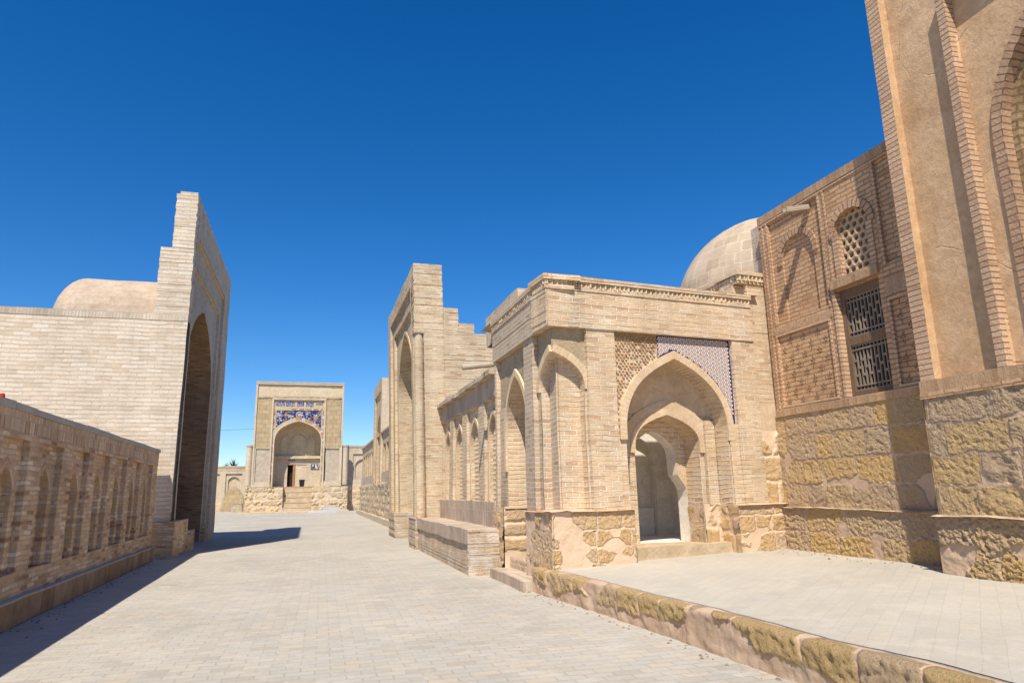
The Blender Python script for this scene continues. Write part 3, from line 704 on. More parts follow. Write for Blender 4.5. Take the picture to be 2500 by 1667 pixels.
# hollowed corner: half arches folded round the edge
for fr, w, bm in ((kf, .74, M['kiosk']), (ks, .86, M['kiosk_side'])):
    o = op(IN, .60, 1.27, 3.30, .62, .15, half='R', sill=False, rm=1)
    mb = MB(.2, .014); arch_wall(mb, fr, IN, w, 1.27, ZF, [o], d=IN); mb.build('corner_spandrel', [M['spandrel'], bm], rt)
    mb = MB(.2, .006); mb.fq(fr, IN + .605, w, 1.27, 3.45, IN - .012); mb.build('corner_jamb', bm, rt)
    mb = MB(.15, .005); ring(mb, fr, op_path(o), .13, IN, .05); mb.build('corner_arch_ring', M['kiosk_v'], rt)
    mb = MB(.25, .008); mb.fq(fr, IN + .15, .80, 1.27, 4.1, IN + .15); mb.build('corner_core', bm, rt)
# porch: stepped inner arch, soffit, white keyhole doorway
mb = MB(.3, .008)
ia = op(2.60, .70, .62, 2.40, .54, .45, sill=False)
arch_wall(mb, kf, 1.40, 3.66, .55, 3.36, [ia], d=.5)
mb.fq(kf, 3.40, 3.62, 1.30, 2.85, .42); mb.quad(P(3.40, 1.3, .5), P(3.40, 1.3, .42), P(3.40, 2.85, .42), P(3.40, 2.85, .5), (0, 1.3), (.08, 1.3), (.08, 2.85), (0, 2.85))
mb.build('inner_arch_wall', M['kiosk'], rt)
mb = MB(.3, .008); mb.fq(kf, 1.3, 3.7, 3.36, 4.1, .44); mb.quad(P(1.3, 3.36, .44), P(3.7, 3.36, .44), P(3.7, 3.36, .52), P(1.3, 3.36, .52), (0, 0), (2, 0), (2, .1), (0, .1))
mb.fq(kf, 1.30, 3.7, 2.96, 3.36, .485)
mb.build('porch_tympanum', M['yplaster'], rt)
mb = MB(.2, .006); ring(mb, kf, op_path(ia), .27, .5, .03, legs=2.25); mb.build('inner_arch_ring', M['yplaster'], rt)
mb = MB(.2, .006); ring(mb, kf, op_path(ia), .10, .47, .012, legs=2.25); mb.build('inner_voussoirs', M['kiosk_v'], rt)
ok = op_path(op(2.56, 1.08, 1.28, 2.62, 1.30)); mb = MB(.2, .006); ring(mb, kf, ok, .135, .085, .05, legs=2.45); mb.build('porch_arch_ring', M['kiosk_v'], rt)
# keyhole opening
hk = [(0, 2.69), (.14, 2.64), (.27, 2.56), (.38, 2.47), (.46, 2.37), (.495, 2.25), (.50, 2.04), (.515, 1.86), (.56, 1.80), (.64, 1.70), (.69, 1.60), (.71, 1.45), (.715, .62)]
mb = MB(.3, .004); kd = .95
key = [(2.58 - x, z) for x, z in reversed(hk)] + [(2.58 + x, z) for x, z in hk[1:]]
for sgn in (-1, 1):
    for (x0, z0), (x1, z1) in zip(hk, hk[1:]):
        mb.quad(P(2.58 + sgn * x0, z0, kd), P(2.58 + sgn * x1, z1, kd), P(2.58 + sgn * 1.2, z1, kd), P(2.58 + sgn * 1.2, z0, kd), (x0, z0), (x1, z1), (1.2, z1), (1.2, z0))
mb.fq(kf, 1.38, 3.78, 2.69, 3.3, kd)
mb.build('doorway_wall', M['kiosk'], rt)
mb = MB(.3, .002)
for a, b in zip(key, key[1:]):
    mb.quad(P(*a, kd - .006), P(*b, kd - .006), P(*b, kd + .30), P(*a, kd + .30), (0, 0), (.1, 0), (.1, .3), (0, .3))
mb.build('keyhole_reveal', M['white'], rt)
# white room inside
mb = MB(.6, .003); d0, d1 = kd + .30, 2.9; ul, ur = 1.75, 4.30; zt = 3.9
for (a, b) in ((d0, d1),):
    mb.quad(P(ul, .5, a), P(ul, .5, b), P(ul, zt, b), P(ul, zt, a), (0, 0), (1, 0), (1, 1), (0, 1)); mb.quad(P(ur, .5, a), P(ur, .5, b), P(ur, zt, b), P(ur, zt, a), (0, 0), (1, 0), (1, 1), (0, 1))
    mb.quad(P(ul, zt, a), P(ur, zt, a), P(ur, zt, 1.28), P(ul, zt, 1.28), (0, 0), (1, 0), (1, 1), (0, 1)); mb.quad(P(ul, zt, 2.35), P(ur, zt, 2.35), P(ur, zt, b), P(ul, zt, b), (0, 0), (1, 0), (1, 1), (0, 1))
    for q in (1.28, 2.35): mb.quad(P(ul, zt, q), P(ur, zt, q), P(ur, 5.27, q), P(ul, 5.27, q), (0, 0), (1, 0), (1, 1), (0, 1))  # unseen light well added through the ceiling to brighten the room
arch_wall(mb, kf, ul, ur, .5, zt, [op(3.45, .42, .5, 2.3, .45, .18, sill=False, bm=0)], d=d1)
for sgn in (-1, 1):
    for (x0, z0), (x1, z1) in zip(hk, hk[1:]):
        mb.quad(P(2.58 + sgn * x0, z0, d0), P(2.58 + sgn * x1, z1, d0), P(2.58 + sgn * (1.72 if sgn > 0 else .83), z1, d0), P(2.58 + sgn * (1.72 if sgn > 0 else .83), z0, d0), (x0, z0), (x1, z1), (1.2, z1), (1.2, z0))
mb.fq(kf, ul, ur, 2.69, zt, d0)
mb.build('white_room', M['white'], rt)
mb = MB(.6, .003)
mb.fbox(kf, ul + .01, 3.02, .5, 1.80, d1 - .05, d1 - .003, 0, 'frt'); mb.fbox(kf, 3.88, ur - .01, .5, 1.80, d1 - .05, d1 - .003, 0, 'flt'); mb.fbox(kf, 3.04, 3.86, .5, 1.2, d1 + .06, d1 + .17, 0, 'ft')
mb.quad(P(ur - .05, .5, d0), P(ur - .05, .5, d1), P(ur - .05, 1.8, d1), P(ur - .05, 1.8, d0), (0, 0), (1, 0), (1, 1), (0, 1)); mb.quad(P(ul, .62, .5), P(ur, .62, .5), P(ur, .62, d1), P(ul, .62, d1), (0, 0), (2, 0), (2, 2), (0, 2))
mb.build('dado', M['dado'], rt)
mb = MB(.3, .02); mb.fbox(kf, 1.40, 3.74, .3, .64, .20, .98, 0, 'ft'); mb.build('threshold', M['step'], rt)
# tiles in the right half of the spandrel, bare relief in the left half
out = []
def ring_out(u):
    best = 9
    for x, z in arch_pts(1.08 + .15, 1.30 + .15, 40):
        if abs(2.56 + x - u) < best: best = abs(2.56 + x - u); zz = 2.62 + z
    return zz if abs(u - 2.56) < 1.22 else 2.6
mb = MB(None, 0); td = .072
up = [2.22 + i * (3.84 - 2.22) / 24 for i in range(25)]
for a, b in zip(up, up[1:]):
    mb.quad(P(a, ring_out(a) - .01, td), P(b, ring_out(b) - .01, td), P(b, ZF, td), P(a, ZF, td), (a, 0), (b, 0), (b, 1), (a, 1))
sp = .0445; Rr = sp / math.sqrt(3)
for j in range(60):
    z = 2.95 + j * 1.5 * Rr
    for i in range(40):
        u = 2.24 + i * sp + (sp / 2 if j % 2 else 0)
        if u > 3.80 or z > ZF - .03 or z < ring_out(u) + .025: continue
        col = ((i - (j - (j & 1)) // 2) - j) % 3 == 0
        rr = Rr * (.84 if not col else .88)
        mb.poly([P(u + rr * math.sin(t * math.pi / 3), z + rr * math.cos(t * math.pi / 3), td - .006) for t in range(6)], [(0, 0)] * 6, 2 if col else 1)
edge = [(u, ring_out(u)) for u in [2.24 + i * .05 for i in range(33)]]
for a, b in zip(edge, edge[1:]):
    mb.quad(P(a[0], a[1] - .012, td - .012), P(b[0], b[1] - .012, td - .012), P(b[0], b[1] + .016, td - .012), P(a[0], a[1] + .016, td - .012), (0, 0), (1, 0), (1, 1), (0, 1))
mb.quad(P(3.824, 2.98, td - .012), P(3.837, 2.98, td - .012), P(3.837, ZF, td - .012), P(3.824, ZF, td - .012), (0, 0), (1, 0), (1, 1), (0, 1))
mb.build('tile_panel', [M['t_navy'], M['h_white'], M['h_orange']], rt)
mb = MB(.15, .012); up = [1.30 + i * (2.22 - 1.30) / 16 for i in range(17)]
for a, b in zip(up, up[1:]):
    mb.quad(P(a, min(ring_out(a), ZF) - .02, td + .01), P(b, ring_out(b) - .02, td + .01), P(b, ZF, td + .01), P(a, ZF, td + .01), (a, 0), (b, 0), (b, 1), (a, 1))
mb.amp = 0
def stud(m, u, z, w, h, d0, d1):
    w *= random.uniform(.75, 1.15); h *= random.uniform(.75, 1.15); t = random.uniform(-.006, .006)
    b = [P(u - w, z, d0), P(u, z - h, d0), P(u + w, z, d0), P(u, z + h, d0)]; f = [P(u - w * .7, z + t, d1), P(u, z - h * .7 + t, d1), P(u + w * .7, z + t, d1), P(u, z + h * .7 + t, d1)]
    mb.poly(f, [(0, 0)] * 4, m)
    for i in range(4): mb.poly([b[i], b[(i + 1) % 4], f[(i + 1) % 4], f[i]], [(0, 0)] * 4, m)
for j in range(34):
    z = 2.70 + j * .052
    for i in range(14):
        u = 1.33 + i * .074 + (.037 if j % 2 else 0)
        if u > 2.16 or z > ZF - .07 or z < ring_out(u) + .03: continue
        big = (i + 2 * (j // 2)) % 3 == 0 and j % 2 == 0
        if random.random() < .06: continue
        stud(1 if big else 0, u, z, .036 if big else .030, .036 if big else .019, td + .012, td - (.022 if big else .012))
mb.build('bare_relief', [M['bed'], M['terra']], rt)
# frieze with its cornice of set-out brick ends
mb = MB(None, 0)
mb.courses(kf, -.03, KW, ZF, 5.0, -.028, .6, .084, .008)
mb.build('frieze', M['kiosk'], rt)
mb = MB(None, 0); mb.courses(ks, .02, 3.56, ZF + .006, 5.0, -.026, .58, .084, .008); mb.build('side_frieze', M['kiosk_side'], rt)
mb = MB(None, 0)
for fr, L, dz in ((kf, KW - .02, 0), (ks, 3.56, -.004)):
    mb.fbox(fr, -.04, L, 5.0 + dz, 5.065 + dz, -.045, .5)
    u = -.05
    while u < L - .05:
        w = random.uniform(.074, .09); q = Fr(fr.P(u + .045, 0, 0), fr.u + fr.n * .5, fr.n - fr.u * .5)
        mb.fbox(q, -.04, .04, 5.067 + dz, 5.150 + dz + random.uniform(-.006, .003), -.045 + random.uniform(-.010, .008), .1); u += w + .012
    mb.courses(fr, -.07, L, 5.155 + dz, 5.245 + dz, -.075, .6, .045, .008)
mb.build('cornice', M['kiosk'], rt)
mb = MB(.4, .012); w_ = lambda u: math.sin(A6) * u
for x0, x1, a0, a1, b0, b1 in ((3.7, 8.3, 10.56, 11.05, 11.87, 12.36), (3.7, 5.5, 11.87, 12.06, 12.93, 13.12), (8.0, 8.3, 12.33, 12.36, 13.39, 13.42), (3.7, 8.3, 12.93, 13.42, 15.2, 15.2)): mb.quad(V((x0, a0, 5.265)), V((x1, a1, 5.265)), V((x1, b1, 5.27)), V((x0, b0, 5.27)), (x0, a0), (x1, a0), (x1, b0), (x0, b0))  # roof left open over the added light well
mb.build('roof', M['vault'], rt)
mb = MB(.3, .02); mb.box(3.97, 5.4, 13.0, 15.7, 5.0, 5.72, 0, 'flrbt'); mb.box(5.4, 7.8, 13.6, 15.7, 5.0, 5.72, 0, 'flrbt'); mb.build('roof_upstand', M['rport'], rt)
mb = MB(.5, .0); mb.box(4.75, 8.6, 11.9, 15.2, 4.2, 5.2, 0, 'lr'); mb.fq(Fr((0, 14.65, 0), (1, 0, 0), (0, 1, 0)), 3.9, 8, 0, 5.2); mb.build('rear_wall', M['rport'], rt)
# rough stone footing
T = .38
stone('footing', rt, kf, -.03, 1.50, T - .1, 1.29, [.17, .26, .27, .32], M['stone_w'], .015, .012, .016, .010, .35, .75, 3, patch=.64, d=-.005, fade=(0, 0))
mb = MB(.25, .015); mb.quad(P(-.06, 1.275, -.06), P(1.5, 1.275, -.06), P(1.5, 1.30, .3), P(-.06, 1.30, .3), (0, 0), (1, 0), (1, 1), (0, 1))
mb.quad(P(1.49, T - .1, -.01), P(1.49, T - .1, .6), P(1.49, 1.28, .6), P(1.49, 1.28, -.01), (0, 0), (1, 0), (1, 1), (0, 1)); mb.build('footing_cap', M['stone_w'], rt)
rf = Fr(P(1.49, 0, 0), (kf.n * -1), kf.u)
stone('footing', rt, ks, -.03, 1.46, -.06, 1.285, [.38, .34, .33, .35], M['stone_w'], .018, .016, .02, .012, .35, .8, 5, patch=.45, d=-.005, fade=(0, 0))
mb = MB(.25, .015); mb.quad(ks.P(-.05, 1.27, -.06), ks.P(1.46, 1.27, -.06), ks.P(1.46, 1.30, .3), ks.P(-.05, 1.30, .3), (0, 0), (1, 0), (1, 1), (0, 1)); mb.build('footing_cap', M['stone_w'], rt)
ke = Fr(V((3.75, 10.6 + 1.46, 0)), (1, 0, 0), (0, 1, 0))
kn = Fr(V((3.72, 10.6 + 2.82, 0)), (1, 0, 0), (0, -1, 0))
stone('footing', rt, kn, .0, 1.06, .1, 1.30, [.30, .34, .26, .30], M['stone_w'], .03, .04, .02, .03, .4, .8, 8, patch=.35, fade=(0, 0))
mb = MB(.3, .01); mb.fbox(kn, .0, 1.06, 1.28, 1.32, -.04, .1, 0, 'ft'); mb.build('footing_cap', M['stone_w'], rt)
stone('footing', rt, Fr((3.70, 0, 0), (0, 1, 0), (-1, 0, 0)), 13.42, 14.16, -.05, 1.3, [.35, .34, .3, .36], M['stone_w'], .03, .04, .02, .03, .35, .7, 9, fade=(0, 0))
mb = MB(.3, .012); mb.box(3.42, 4.0, 11.25, 13.42, -.05, .17); mb.build('street_step', M['soldier_grey'], rt)
stone('footing', rt, kf, 3.66, 4.92, T - .1, 1.30, [.13, .40, .30, .22], M['stone_w'], .015, .015, .016, .010, .35, .7, 12, patch=.4, d=-.01, fade=(0, 0))
mb = MB(.25, .015); mb.quad(P(3.64, 1.29, -.07), P(4.92, 1.29, -.07), P(4.92, 1.32, .1), P(3.64, 1.32, .1), (0, 0), (1, 0), (1, 1), (0, 1)); mb.build('footing_cap', M['stone_w'], rt)
kr = Fr(P(3.655, 0, 0), kf.n, -kf.u)
stone('footing', rt, kr, -.52, .05, T - .1, 1.30, [.13, .40, .30, .22], M['stone'], .03, .03, .02, .03, .35, .7, 15, fade=(0, 0))
stone('footing', rt, kf, 3.28, 3.66, .5, 1.32, [.4, .42], M['stone_w'], .03, .03, .015, .03, .3, .5, 17, d=.44, fade=(0, 0))
stone('footing', rt, Fr(P(3.30, 0, .5), -kf.n, -kf.u), 0, .46, .5, 1.30, [.4, .4], M['stone'], .03, .03, .02, .03, .35, .6, 18, fade=(0, 0))
stone('footing', rt, Fr(P(1.49, 0, -.02), -kf.n, kf.u), 0, .55, .4, 1.29, [.3, .3, .3], M['stone'], .03, .03, .02, .03, .35, .6, 19, fade=(0, 0))

# ---------------------------------------------------------------- brick pier and higher block between pavilion and the big mausoleum
rt = root('linking_block', (8.2, 11.2, 0), 'taller narrow brick block with a cornice squeezed between the tiled pavilion and the brown mausoleum', 'building')
mb = MB(None, 0); mb.courses(kf, 4.40, 4.88, 3.20, 5.52, .07, .6, .084, .007); mb.courses(kf, 4.18, 4.93, 5.0, 5.52, .20, .8, .084, .006)
mb.build('pier', M['kiosk'], rt)
mb = MB(.3, .01); mb.fq(kf, 4.36, 4.90, 2.62, 3.20, .05); mb.fq(kf, 4.36, 4.9, 3.18, 3.22, .045); mb.build('plaster_patch', M['yplaster'], rt)
stone('stone_pier', rt, kf, 4.34, 4.92, 1.28, 2.64, [.44, .45, .47], M['stone_w'], .028, .03, .02, .025, .5, .8, 23, d=.03, fade=(0, 0))
tb = Fr(V((7.95, 11.25, 0)), (0, 1, 0), (-1, 0, 0))
mb = MB(.5, .015); mb.fbox(tb, 0, 4.0, 5.2, 5.52, 0, 1.2); mb.build('wall', M['rport'], rt)
mb = MB(None, 0)
kc = Fr(V((7.95, 11.14, 0)), kf.u, kf.n)
for fr, L in ((kc, .72), (tb, 4.0)):
    mb.fbox(fr, -.05, L, 5.52, 5.575, -.05, .5); u = -.04
    while u < L - .04:
        q = Fr(fr.P(u + .045, 0, 0), fr.u + fr.n * .55, fr.n - fr.u * .55); mb.fbox(q, -.045, .045, 5.576, 5.68 + random.uniform(-.005, .004), -.08 + random.uniform(-.01, .008), .1); u += .1
    mb.fbox(fr, -.10, L, 5.683, 5.76, -.10, .6)
mb.build('cornice', M['kiosk'], rt)
mb = MB(.5, .01); mb.quad(V((7.9, 11.2, 5.765)), V((9.4, 11.2, 5.765)), V((9.4, 15.3, 5.765)), V((7.9, 15.3, 5.765)), (0, 0), (1, 0), (1, 4), (0, 4)); mb.build('roof', M['vault'], rt)

# ---------------------------------------------------------------- big brown mausoleum on the right
rt = root('brown_mausoleum', (9, 8, 0), 'brown brick mausoleum on yellow quarry stone at the right, with lattice window and tall portal', 'mausoleum')
bw = Fr((8.5, 0, 0), (0, 1, 0), (-1, 0, 0)); ZW = 6.74
mb = MB(.4, .008)
# left bay
arch_wall(mb, bw, 9.33, 11.08, 3.02, 4.52, [op(10.15, .68, 3.06, 4.40, 0, .035)])
arch_wall(mb, bw, 9.33, 11.08, 4.52, ZW, [op(10.11, .69, 4.66, 6.66, 0, .045)])
arch_wall(mb, bw, 9.42, 10.80, 4.66, 6.66, [op(10.10, .43, 4.66, 5.76, .44, .04, bm=0, sill=False)], d=.045)
# window bay
arch_wall(mb, bw, 8.20, 9.33, 3.02, 4.87, [op(8.77, .47, 3.02, 4.84, 0, .30, sill=False)])
arch_wall(mb, bw, 8.20, 9.33, 4.87, ZW, [op(8.70, .37, 5.05, 5.78, .36, .16, k=(.6, .7, .95))])
# right strip
arch_wall(mb, bw, 7.0, 8.20, 3.02, 4.52, [op(7.66, .50, 3.06, 4.40, 0, .035)])
arch_wall(mb, bw, 7.0, 8.20, 4.52, ZW, [op(7.62, .53, 4.98, 6.70, 0, .04, bm=0)])
mb.build('wall', M['brown'], rt)
for a, b in ((9.46, 10.84), (7.1, 8.17)): mb = MB(.4, .006); mb.fq(bw, a, b, 3.05, 4.41, .033); mb.build('patterned_panel', M['brown_long'], rt)
mb = MB(None, 0)
def plus(u, z, s=.06):
    for du, dz in ((1, 0), (-1, 0), (0, 1), (0, -1)):
        c = (u + du * s * .55, z + dz * s * .75); a, b = (s * .5, s * .24) if du else (s * .24, s * .5)
        mb.poly([bw.P(c[0] - a, c[1], .024), bw.P(c[0], c[1] - b, .016), bw.P(c[0] + a, c[1], .024), bw.P(c[0], c[1] + b, .016)], [(0, 0)] * 4)
for j in range(8):
    for i in range(4):
        u = 9.62 + i * .36 + (.18 if j % 2 else 0)
        if u < 10.80: plus(u, 3.13 + j * .162)
    for i in range(3):
        u = 7.30 + i * .36 + (.18 if j % 2 else 0)
        if u < 8.12: plus(u, 3.13 + j * .162)
mb.build('cross_bricks', M['cross'], rt)
mb = MB(.5, .004)
for (a, b, z0, z1) in ((9.42, 10.88, 3.03, 4.44), (7.05, 8.18, 3.03, 4.44)):
    for q in ((a, b, z0, z0 + .045), (a, b, z1 - .045, z1)): mb.fbox(bw, *q, -.012, .03)
    for q in ((a, a + .045, z0 + .045, z1 - .045), (b - .045, b, z0 + .045, z1 - .045)): mb.fbox(bw, *q, -.012, .03)
for u, z0, z1 in ((9.38, 4.62, 6.70), (10.84, 4.62, 6.70), (9.25, 5.05, 6.70), (8.13, 4.95, 6.70), (10.97, 3.04, 6.7), (9.30, 3.04, 4.8)): mb.fbox(bw, u - .02, u + .02, z0, z1, -.014, .03)
mb.fbox(bw, 7.0, 11.06, 6.695, 6.735, -.014, .03)
mb.build('edging_bricks', M['rib'], rt)
mb = MB(.5, .006)
mb.fbox(bw, 7.0, 11.08, ZW, 6.90, -.02, .4); mb.fbox(bw, 7.1, 11.08, 2.885, 3.02, -.03, .2); mb.fbox(bw, 9.35, 11.0, 4.44, 4.56, -.012, .1); mb.fbox(bw, 7.0, 8.18, 4.5, 4.75, -.012, .1)
mb.build('upright_brick_courses', M['brown_s'], rt)
mb = MB(.3, .005); mb.fbox(bw, 8.25, 9.29, 4.87, 5.035, -.06, .2); mb.build('window_lintel', M['brown_s'], rt)
for c, a, zs, r, w in ((10.10, .43, 5.76, .44, .11), (8.70, .37, 5.78, .36, .13)):
    mb = MB(.2, .004); ring(mb, bw, [(c + x, zs + z) for x, z in arch_pts(a, r, 12, (.6, .7, .95))], w, .045 if c > 9 else 0, .03, legs=zs - .02); mb.build('arch_ring', M['rib_v'], rt)
mb = MB(.3, .004)
for u in (8.32, 9.07, 9.255): mb.fbox(bw, u - (.06 if u < 9.2 else .03), u + (.06 if u < 9.2 else .03), 5.05 if u < 9.2 else 3.02, 5.78 if u < 9.2 else 4.86, -.03, .1, 0, 'flrt')
mb.build('window_jambs', M['rib'], rt)
mb = MB(.4, .008); mb.fbox(Fr((8.5, 11.08, 0), (1, 0, 0), (0, 1, 0)), 0, 8, 2.5, 6.9, 0, 3.9, 0, 'fb'); mb.quad(V((8.5, 7, 6.9)), V((16, 7, 6.9)), V((16, 11.08, 6.9)), V((8.5, 11.08, 6.9)), (0, 0), (7, 0), (7, 4), (0, 4)); mb.build('rear_wall', M['brown'], rt)
mb = MB(.4, .008); mb.fbox(Fr((8.66, 0, 0), (0, 1, 0), (-1, 0, 0)), 11.08, 11.55, 5.7, 6.86, 0, .5); mb.build('roof_stub', M['bench'], rt)
# pierced plaster window
win = op_path(op(8.70, .40, 5.0, 5.78, .40, k=(.6, .7, .95)))
def in_win(u, z):
    if abs(u - 8.70) > .46 or z < 5.02: return False
    return z < 5.80 + .44 * math.sqrt(max(0, 1 - ((u - 8.70) / .47) ** 2))
mb = MB(None, 0); hexes(mb, bw, 8.2, 9.2, 5.0, 6.3, .145, .62, .06, .10, in_win); lw = mb.build('lattice_window', M['lattice'], rt)
mb = MB(None, 0); mb.fq(bw, 8.2, 9.2, 5.0, 6.25, .17); mb.build('dark_backing', M['dark'], lw)
# wooden double grille window
wn = bpy.data.objects.new('wooden_window', None); COL.objects.link(wn); wn.parent = rt; wn.location = V((8.6, 8.77, 3.9)) - rt.location
y0, y1 = 8.31, 9.23
mb = MB(.3, .003); D0, D1 = .10, .22
for q in ((y0, y1, 4.70, 4.84, .08, D1), (y0, y1, 3.02, 3.11, .08, D1), (y0, y1, 3.88, 4.01, .085, D1), (y0, y0 + .07, 3.11, 4.70, .08, D1), (y1 - .09, y1, 3.11, 4.70, .08, D1)): mb.fbox(bw, *q)
mb.build('frame', M['wood'], wn)
for z0, z1, nm in ((4.01, 4.70, 0), (3.11, 3.88, 1)):
    mb = MB(None, 0); a, b = y0 + .07, y1 - .09; n = 10; st = (b - a) / n
    for i in range(n + 1): mb.fbox(bw, a + i * st - .011, a + i * st + .011, z0, z1, D0 + .015, D0 + .045)
    for z in (z0 + .012, z0 + .085, z1 - .012, z1 - .085): mb.fbox(bw, a, b, z - .012, z + .012, D0 + .005, D0 + .04)
    for i in range(n):
        for t in ((.50,) if i % 2 == (2 if 0 else 0) else (.34, .66)):
            z = z0 + (z1 - z0) * t; mb.fbox(bw, a + i * st + .004, a + (i + 1) * st - .004, z - .022, z + .022, D0 + .012, D0 + .042)
    mb.build('grille', M['woodgrey'], wn)
mb = MB(None, 0); mb.fq(bw, y0, y1, 3.02, 4.84, .42)
for q in ((y0, 0), (y1, 0)): mb.quad(bw.P(q[0], 3.02, .2), bw.P(q[0], 3.02, .42), bw.P(q[0], 4.84, .42), bw.P(q[0], 4.84, .2), (0, 0), (1, 0), (1, 1), (0, 1))
mb.build('dark_backing', M['dark'], wn)
# timber rain spout
mb = MB(None, 0)
sp = Fr((8.55, 9.69, 6.57), (-1, 0, -.22), (.0, -1, 0), (-.22, 0, 1))
mb.fbox(sp, 0, .53, -.035, -.012, -.06, .06); mb.fbox(sp, 0, .53, -.012, .05, -.062, -.04); mb.fbox(sp, 0, .53, -.012, .05, .04, .062)
mb.build('rain_spout', M['woodlog'], rt)
# stone base, ledge and lower course
stone('stone_base', rt, bw, 7.0, 11.14, 1.20, 2.90, [.44, .42, .44, .42], M['stone'], .0125, .020, .014, .009, .38, .9, 31, patch=.10, d=0, warp=.035, fade=(0, 0))
stone('stone_base', rt, Fr((8.42, 0, 0), (0, 1, 0), (-1, 0, 0)), 7.0, 11.14, .36, 1.24, [.48, .40], M['stone'], .0125, .030, .022, .010, .5, 1.0, 33, patch=.2, warp=.06, fade=(0, 0))
mb = MB(.12, .022); mb.quad(V((8.36, 7.0, 1.225)), V((8.36, 11.14, 1.225)), V((8.56, 11.14, 1.245)), V((8.56, 7, 1.245)), (0, 0), (4, 0), (4, .2), (0, .2)); mb.build('base_ledge', M['stone_w2'], rt)
# dome behind
mb = MB(None, .015); dc = V((15.62, 20, 7.72)); rd = 3.33; n, k = 40, 14
def dp(i, j):
    t = math.pi / 2 * j / k; a = 2 * math.pi * i / n; return dc + V((rd * math.cos(t) * math.cos(a), rd * math.cos(t) * math.sin(a), rd * .99 * math.sin(t)))
for j in range(k):
    for i in range(n):
        mb.quad(dp(i, j), dp(i + 1, j), dp(i + 1, j + 1), dp(i, j + 1), (i * .54, j * .39), (i * .54 + .54, j * .39), (i * .54 + .54, j * .39 + .39), (i * .54, j * .39 + .39), sub=None)
mb.build('dome', M['dome'], rt, True)
mb = MB(None, .0); mb.cyl(dc + V((0, 0, -3)), dc + V((0, 0, -.0)), 3.50, 3.48, 40, 0, False); mb.build('drum', M['cream'], rt, True)
mb = MB(None, .0); mb.cyl(dc + V((0, 0, -.02)), dc + V((0, 0, .34)), 3.48, 3.36, 40, 0, False); mb.build('drum_course', M['cream_s'], rt, True)

# tall portal projecting from the wall
pt = bpy.data.objects.new('tall_portal', None); COL.objects.link(pt); pt.parent = rt; pt.location = V((7.9, 4, 3)) - rt.location
pf = Fr((7.9, 0, 0), (0, 1, 0), (-1, 0, 0)); ZP = 10.2; Y0, Y1 = .75, 7.25
mb = MB(.4, .006)
mb.fq(pf, 7.03, Y1, 2.96, ZP); mb.fq(pf, Y0, .97, 2.96, ZP); mb.fq(pf, .97, 7.03, ZP - .25, ZP)
mb.quad(pf.P(Y1, 2.96, 0), pf.P(Y1, 2.96, .9), pf.P(Y1, ZP, .9), pf.P(Y1, ZP, 0), (0, 2.96), (.9, 2.96), (.9, ZP), (0, ZP))
mb.build('outer_rib', M['rib'], pt)
mb = MB(.4, .006); mb.quad(pf.P(7.03, 2.96, .0), pf.P(7.03, 2.96, .135), pf.P(7.03, ZP, .135), pf.P(7.03, ZP, .0), (0, 0), (.1, 0), (.1, 7), (0, 7))
arch_wall(mb, pf, .97, 7.03, 2.90, ZP, [op(4.0, 2.15, 2.90, 8.15, 0, .0001, sill=False)], d=.13)
mb.build('plaster_panel', M['plaster'], pt)
mb = MB(.4, .005); mb.fq(pf, 6.03, 6.15, 2.86, 8.15); mb.fq(pf, 1.85, 1.97, 2.86, 8.15); mb.fq(pf, 1.97, 6.03, 8.03, 8.15)
for u in (6.03, 6.15, 1.85, 1.97): mb.quad(pf.P(u, 2.86, 0), pf.P(u, 2.86, .15), pf.P(u, 8.15, .15), pf.P(u, 8.15, 0), (0, 2.86), (.15, 2.86), (.15, 8.15), (0, 8.15))
mb.quad(pf.P(1.97, 8.03, 0), pf.P(6.03, 8.03, 0), pf.P(6.03, 8.03, .17), pf.P(1.97, 8.03, .17), (0, 0), (0, 4), (.17, 4), (.17, 0)); mb.quad(pf.P(1.85, 8.15, 0), pf.P(6.15, 8.15, 0), pf.P(6.15, 8.15, .13), pf.P(1.85, 8.15, .13), (0, 0), (0, 4), (.17, 4), (.17, 0))
mb.build('inner_rib', M['rib'], pt)
pa_ = op(4.0, 1.74, 2.80, 5.72, 2.0, .001, sill=False, k=(.5, .62, .8))
mb = MB(.4, .006); arch_wall(mb, pf, 1.97, 6.03, 2.80, 8.05, [pa_], d=.15); mb.quad(pf.P(6.03, 2.8, .15), pf.P(6.03, 2.8, .10), pf.P(6.03, 8.0, .10), pf.P(6.03, 8.0, .15), (0, 0), (1, 0), (1, 1), (0, 1))
mb.build('spandrel', M['plaster'], pt)
po = op_path(op(4.0, 1.66, 2.8, 5.72, 1.93, k=(.5, .62, .8)))
mb = MB(.25, .004); ring(mb, pf, po, .13, .16, .05, legs=2.8); mb.build('arch_ring', M['rib_v'], pt)
def rev(pts, d0, d1, zb):
    path = [(pts[0][0], zb)] + pts + [(pts[-1][0], zb)]; s = 0
    for a, b in zip(path, path[1:]):
        L = math.hypot(b[0] - a[0], b[1] - a[1])
        if L > 1e-5: mb.quad(pf.P(*a, d0), pf.P(*b, d0), pf.P(*b, d1), pf.P(*a, d1), (0, s), (0, s + L), (d1 - d0, s + L), (d1 - d0, s))
        s += L
mb = MB(.3, .004); rev(po, .11, .27, 2.8); mb.build('arch_reveal', M['rib_v'], pt)
p2 = op_path(op(4.0, 1.58, 2.8, 5.72, 1.85, k=(.5, .62, .8))); mb = MB(.25, .004); ring(mb, pf, p2, .085, .28, .012, legs=2.8); mb.build('inner_band', M['zigzag'], pt)
mb = MB(.3, .004); rev(p2, .27, 1.7, 2.8); fill(mb, pf, p2, 2.8, 1.7, 0); mb.build('iwan_vault', M['zigzag'], pt)
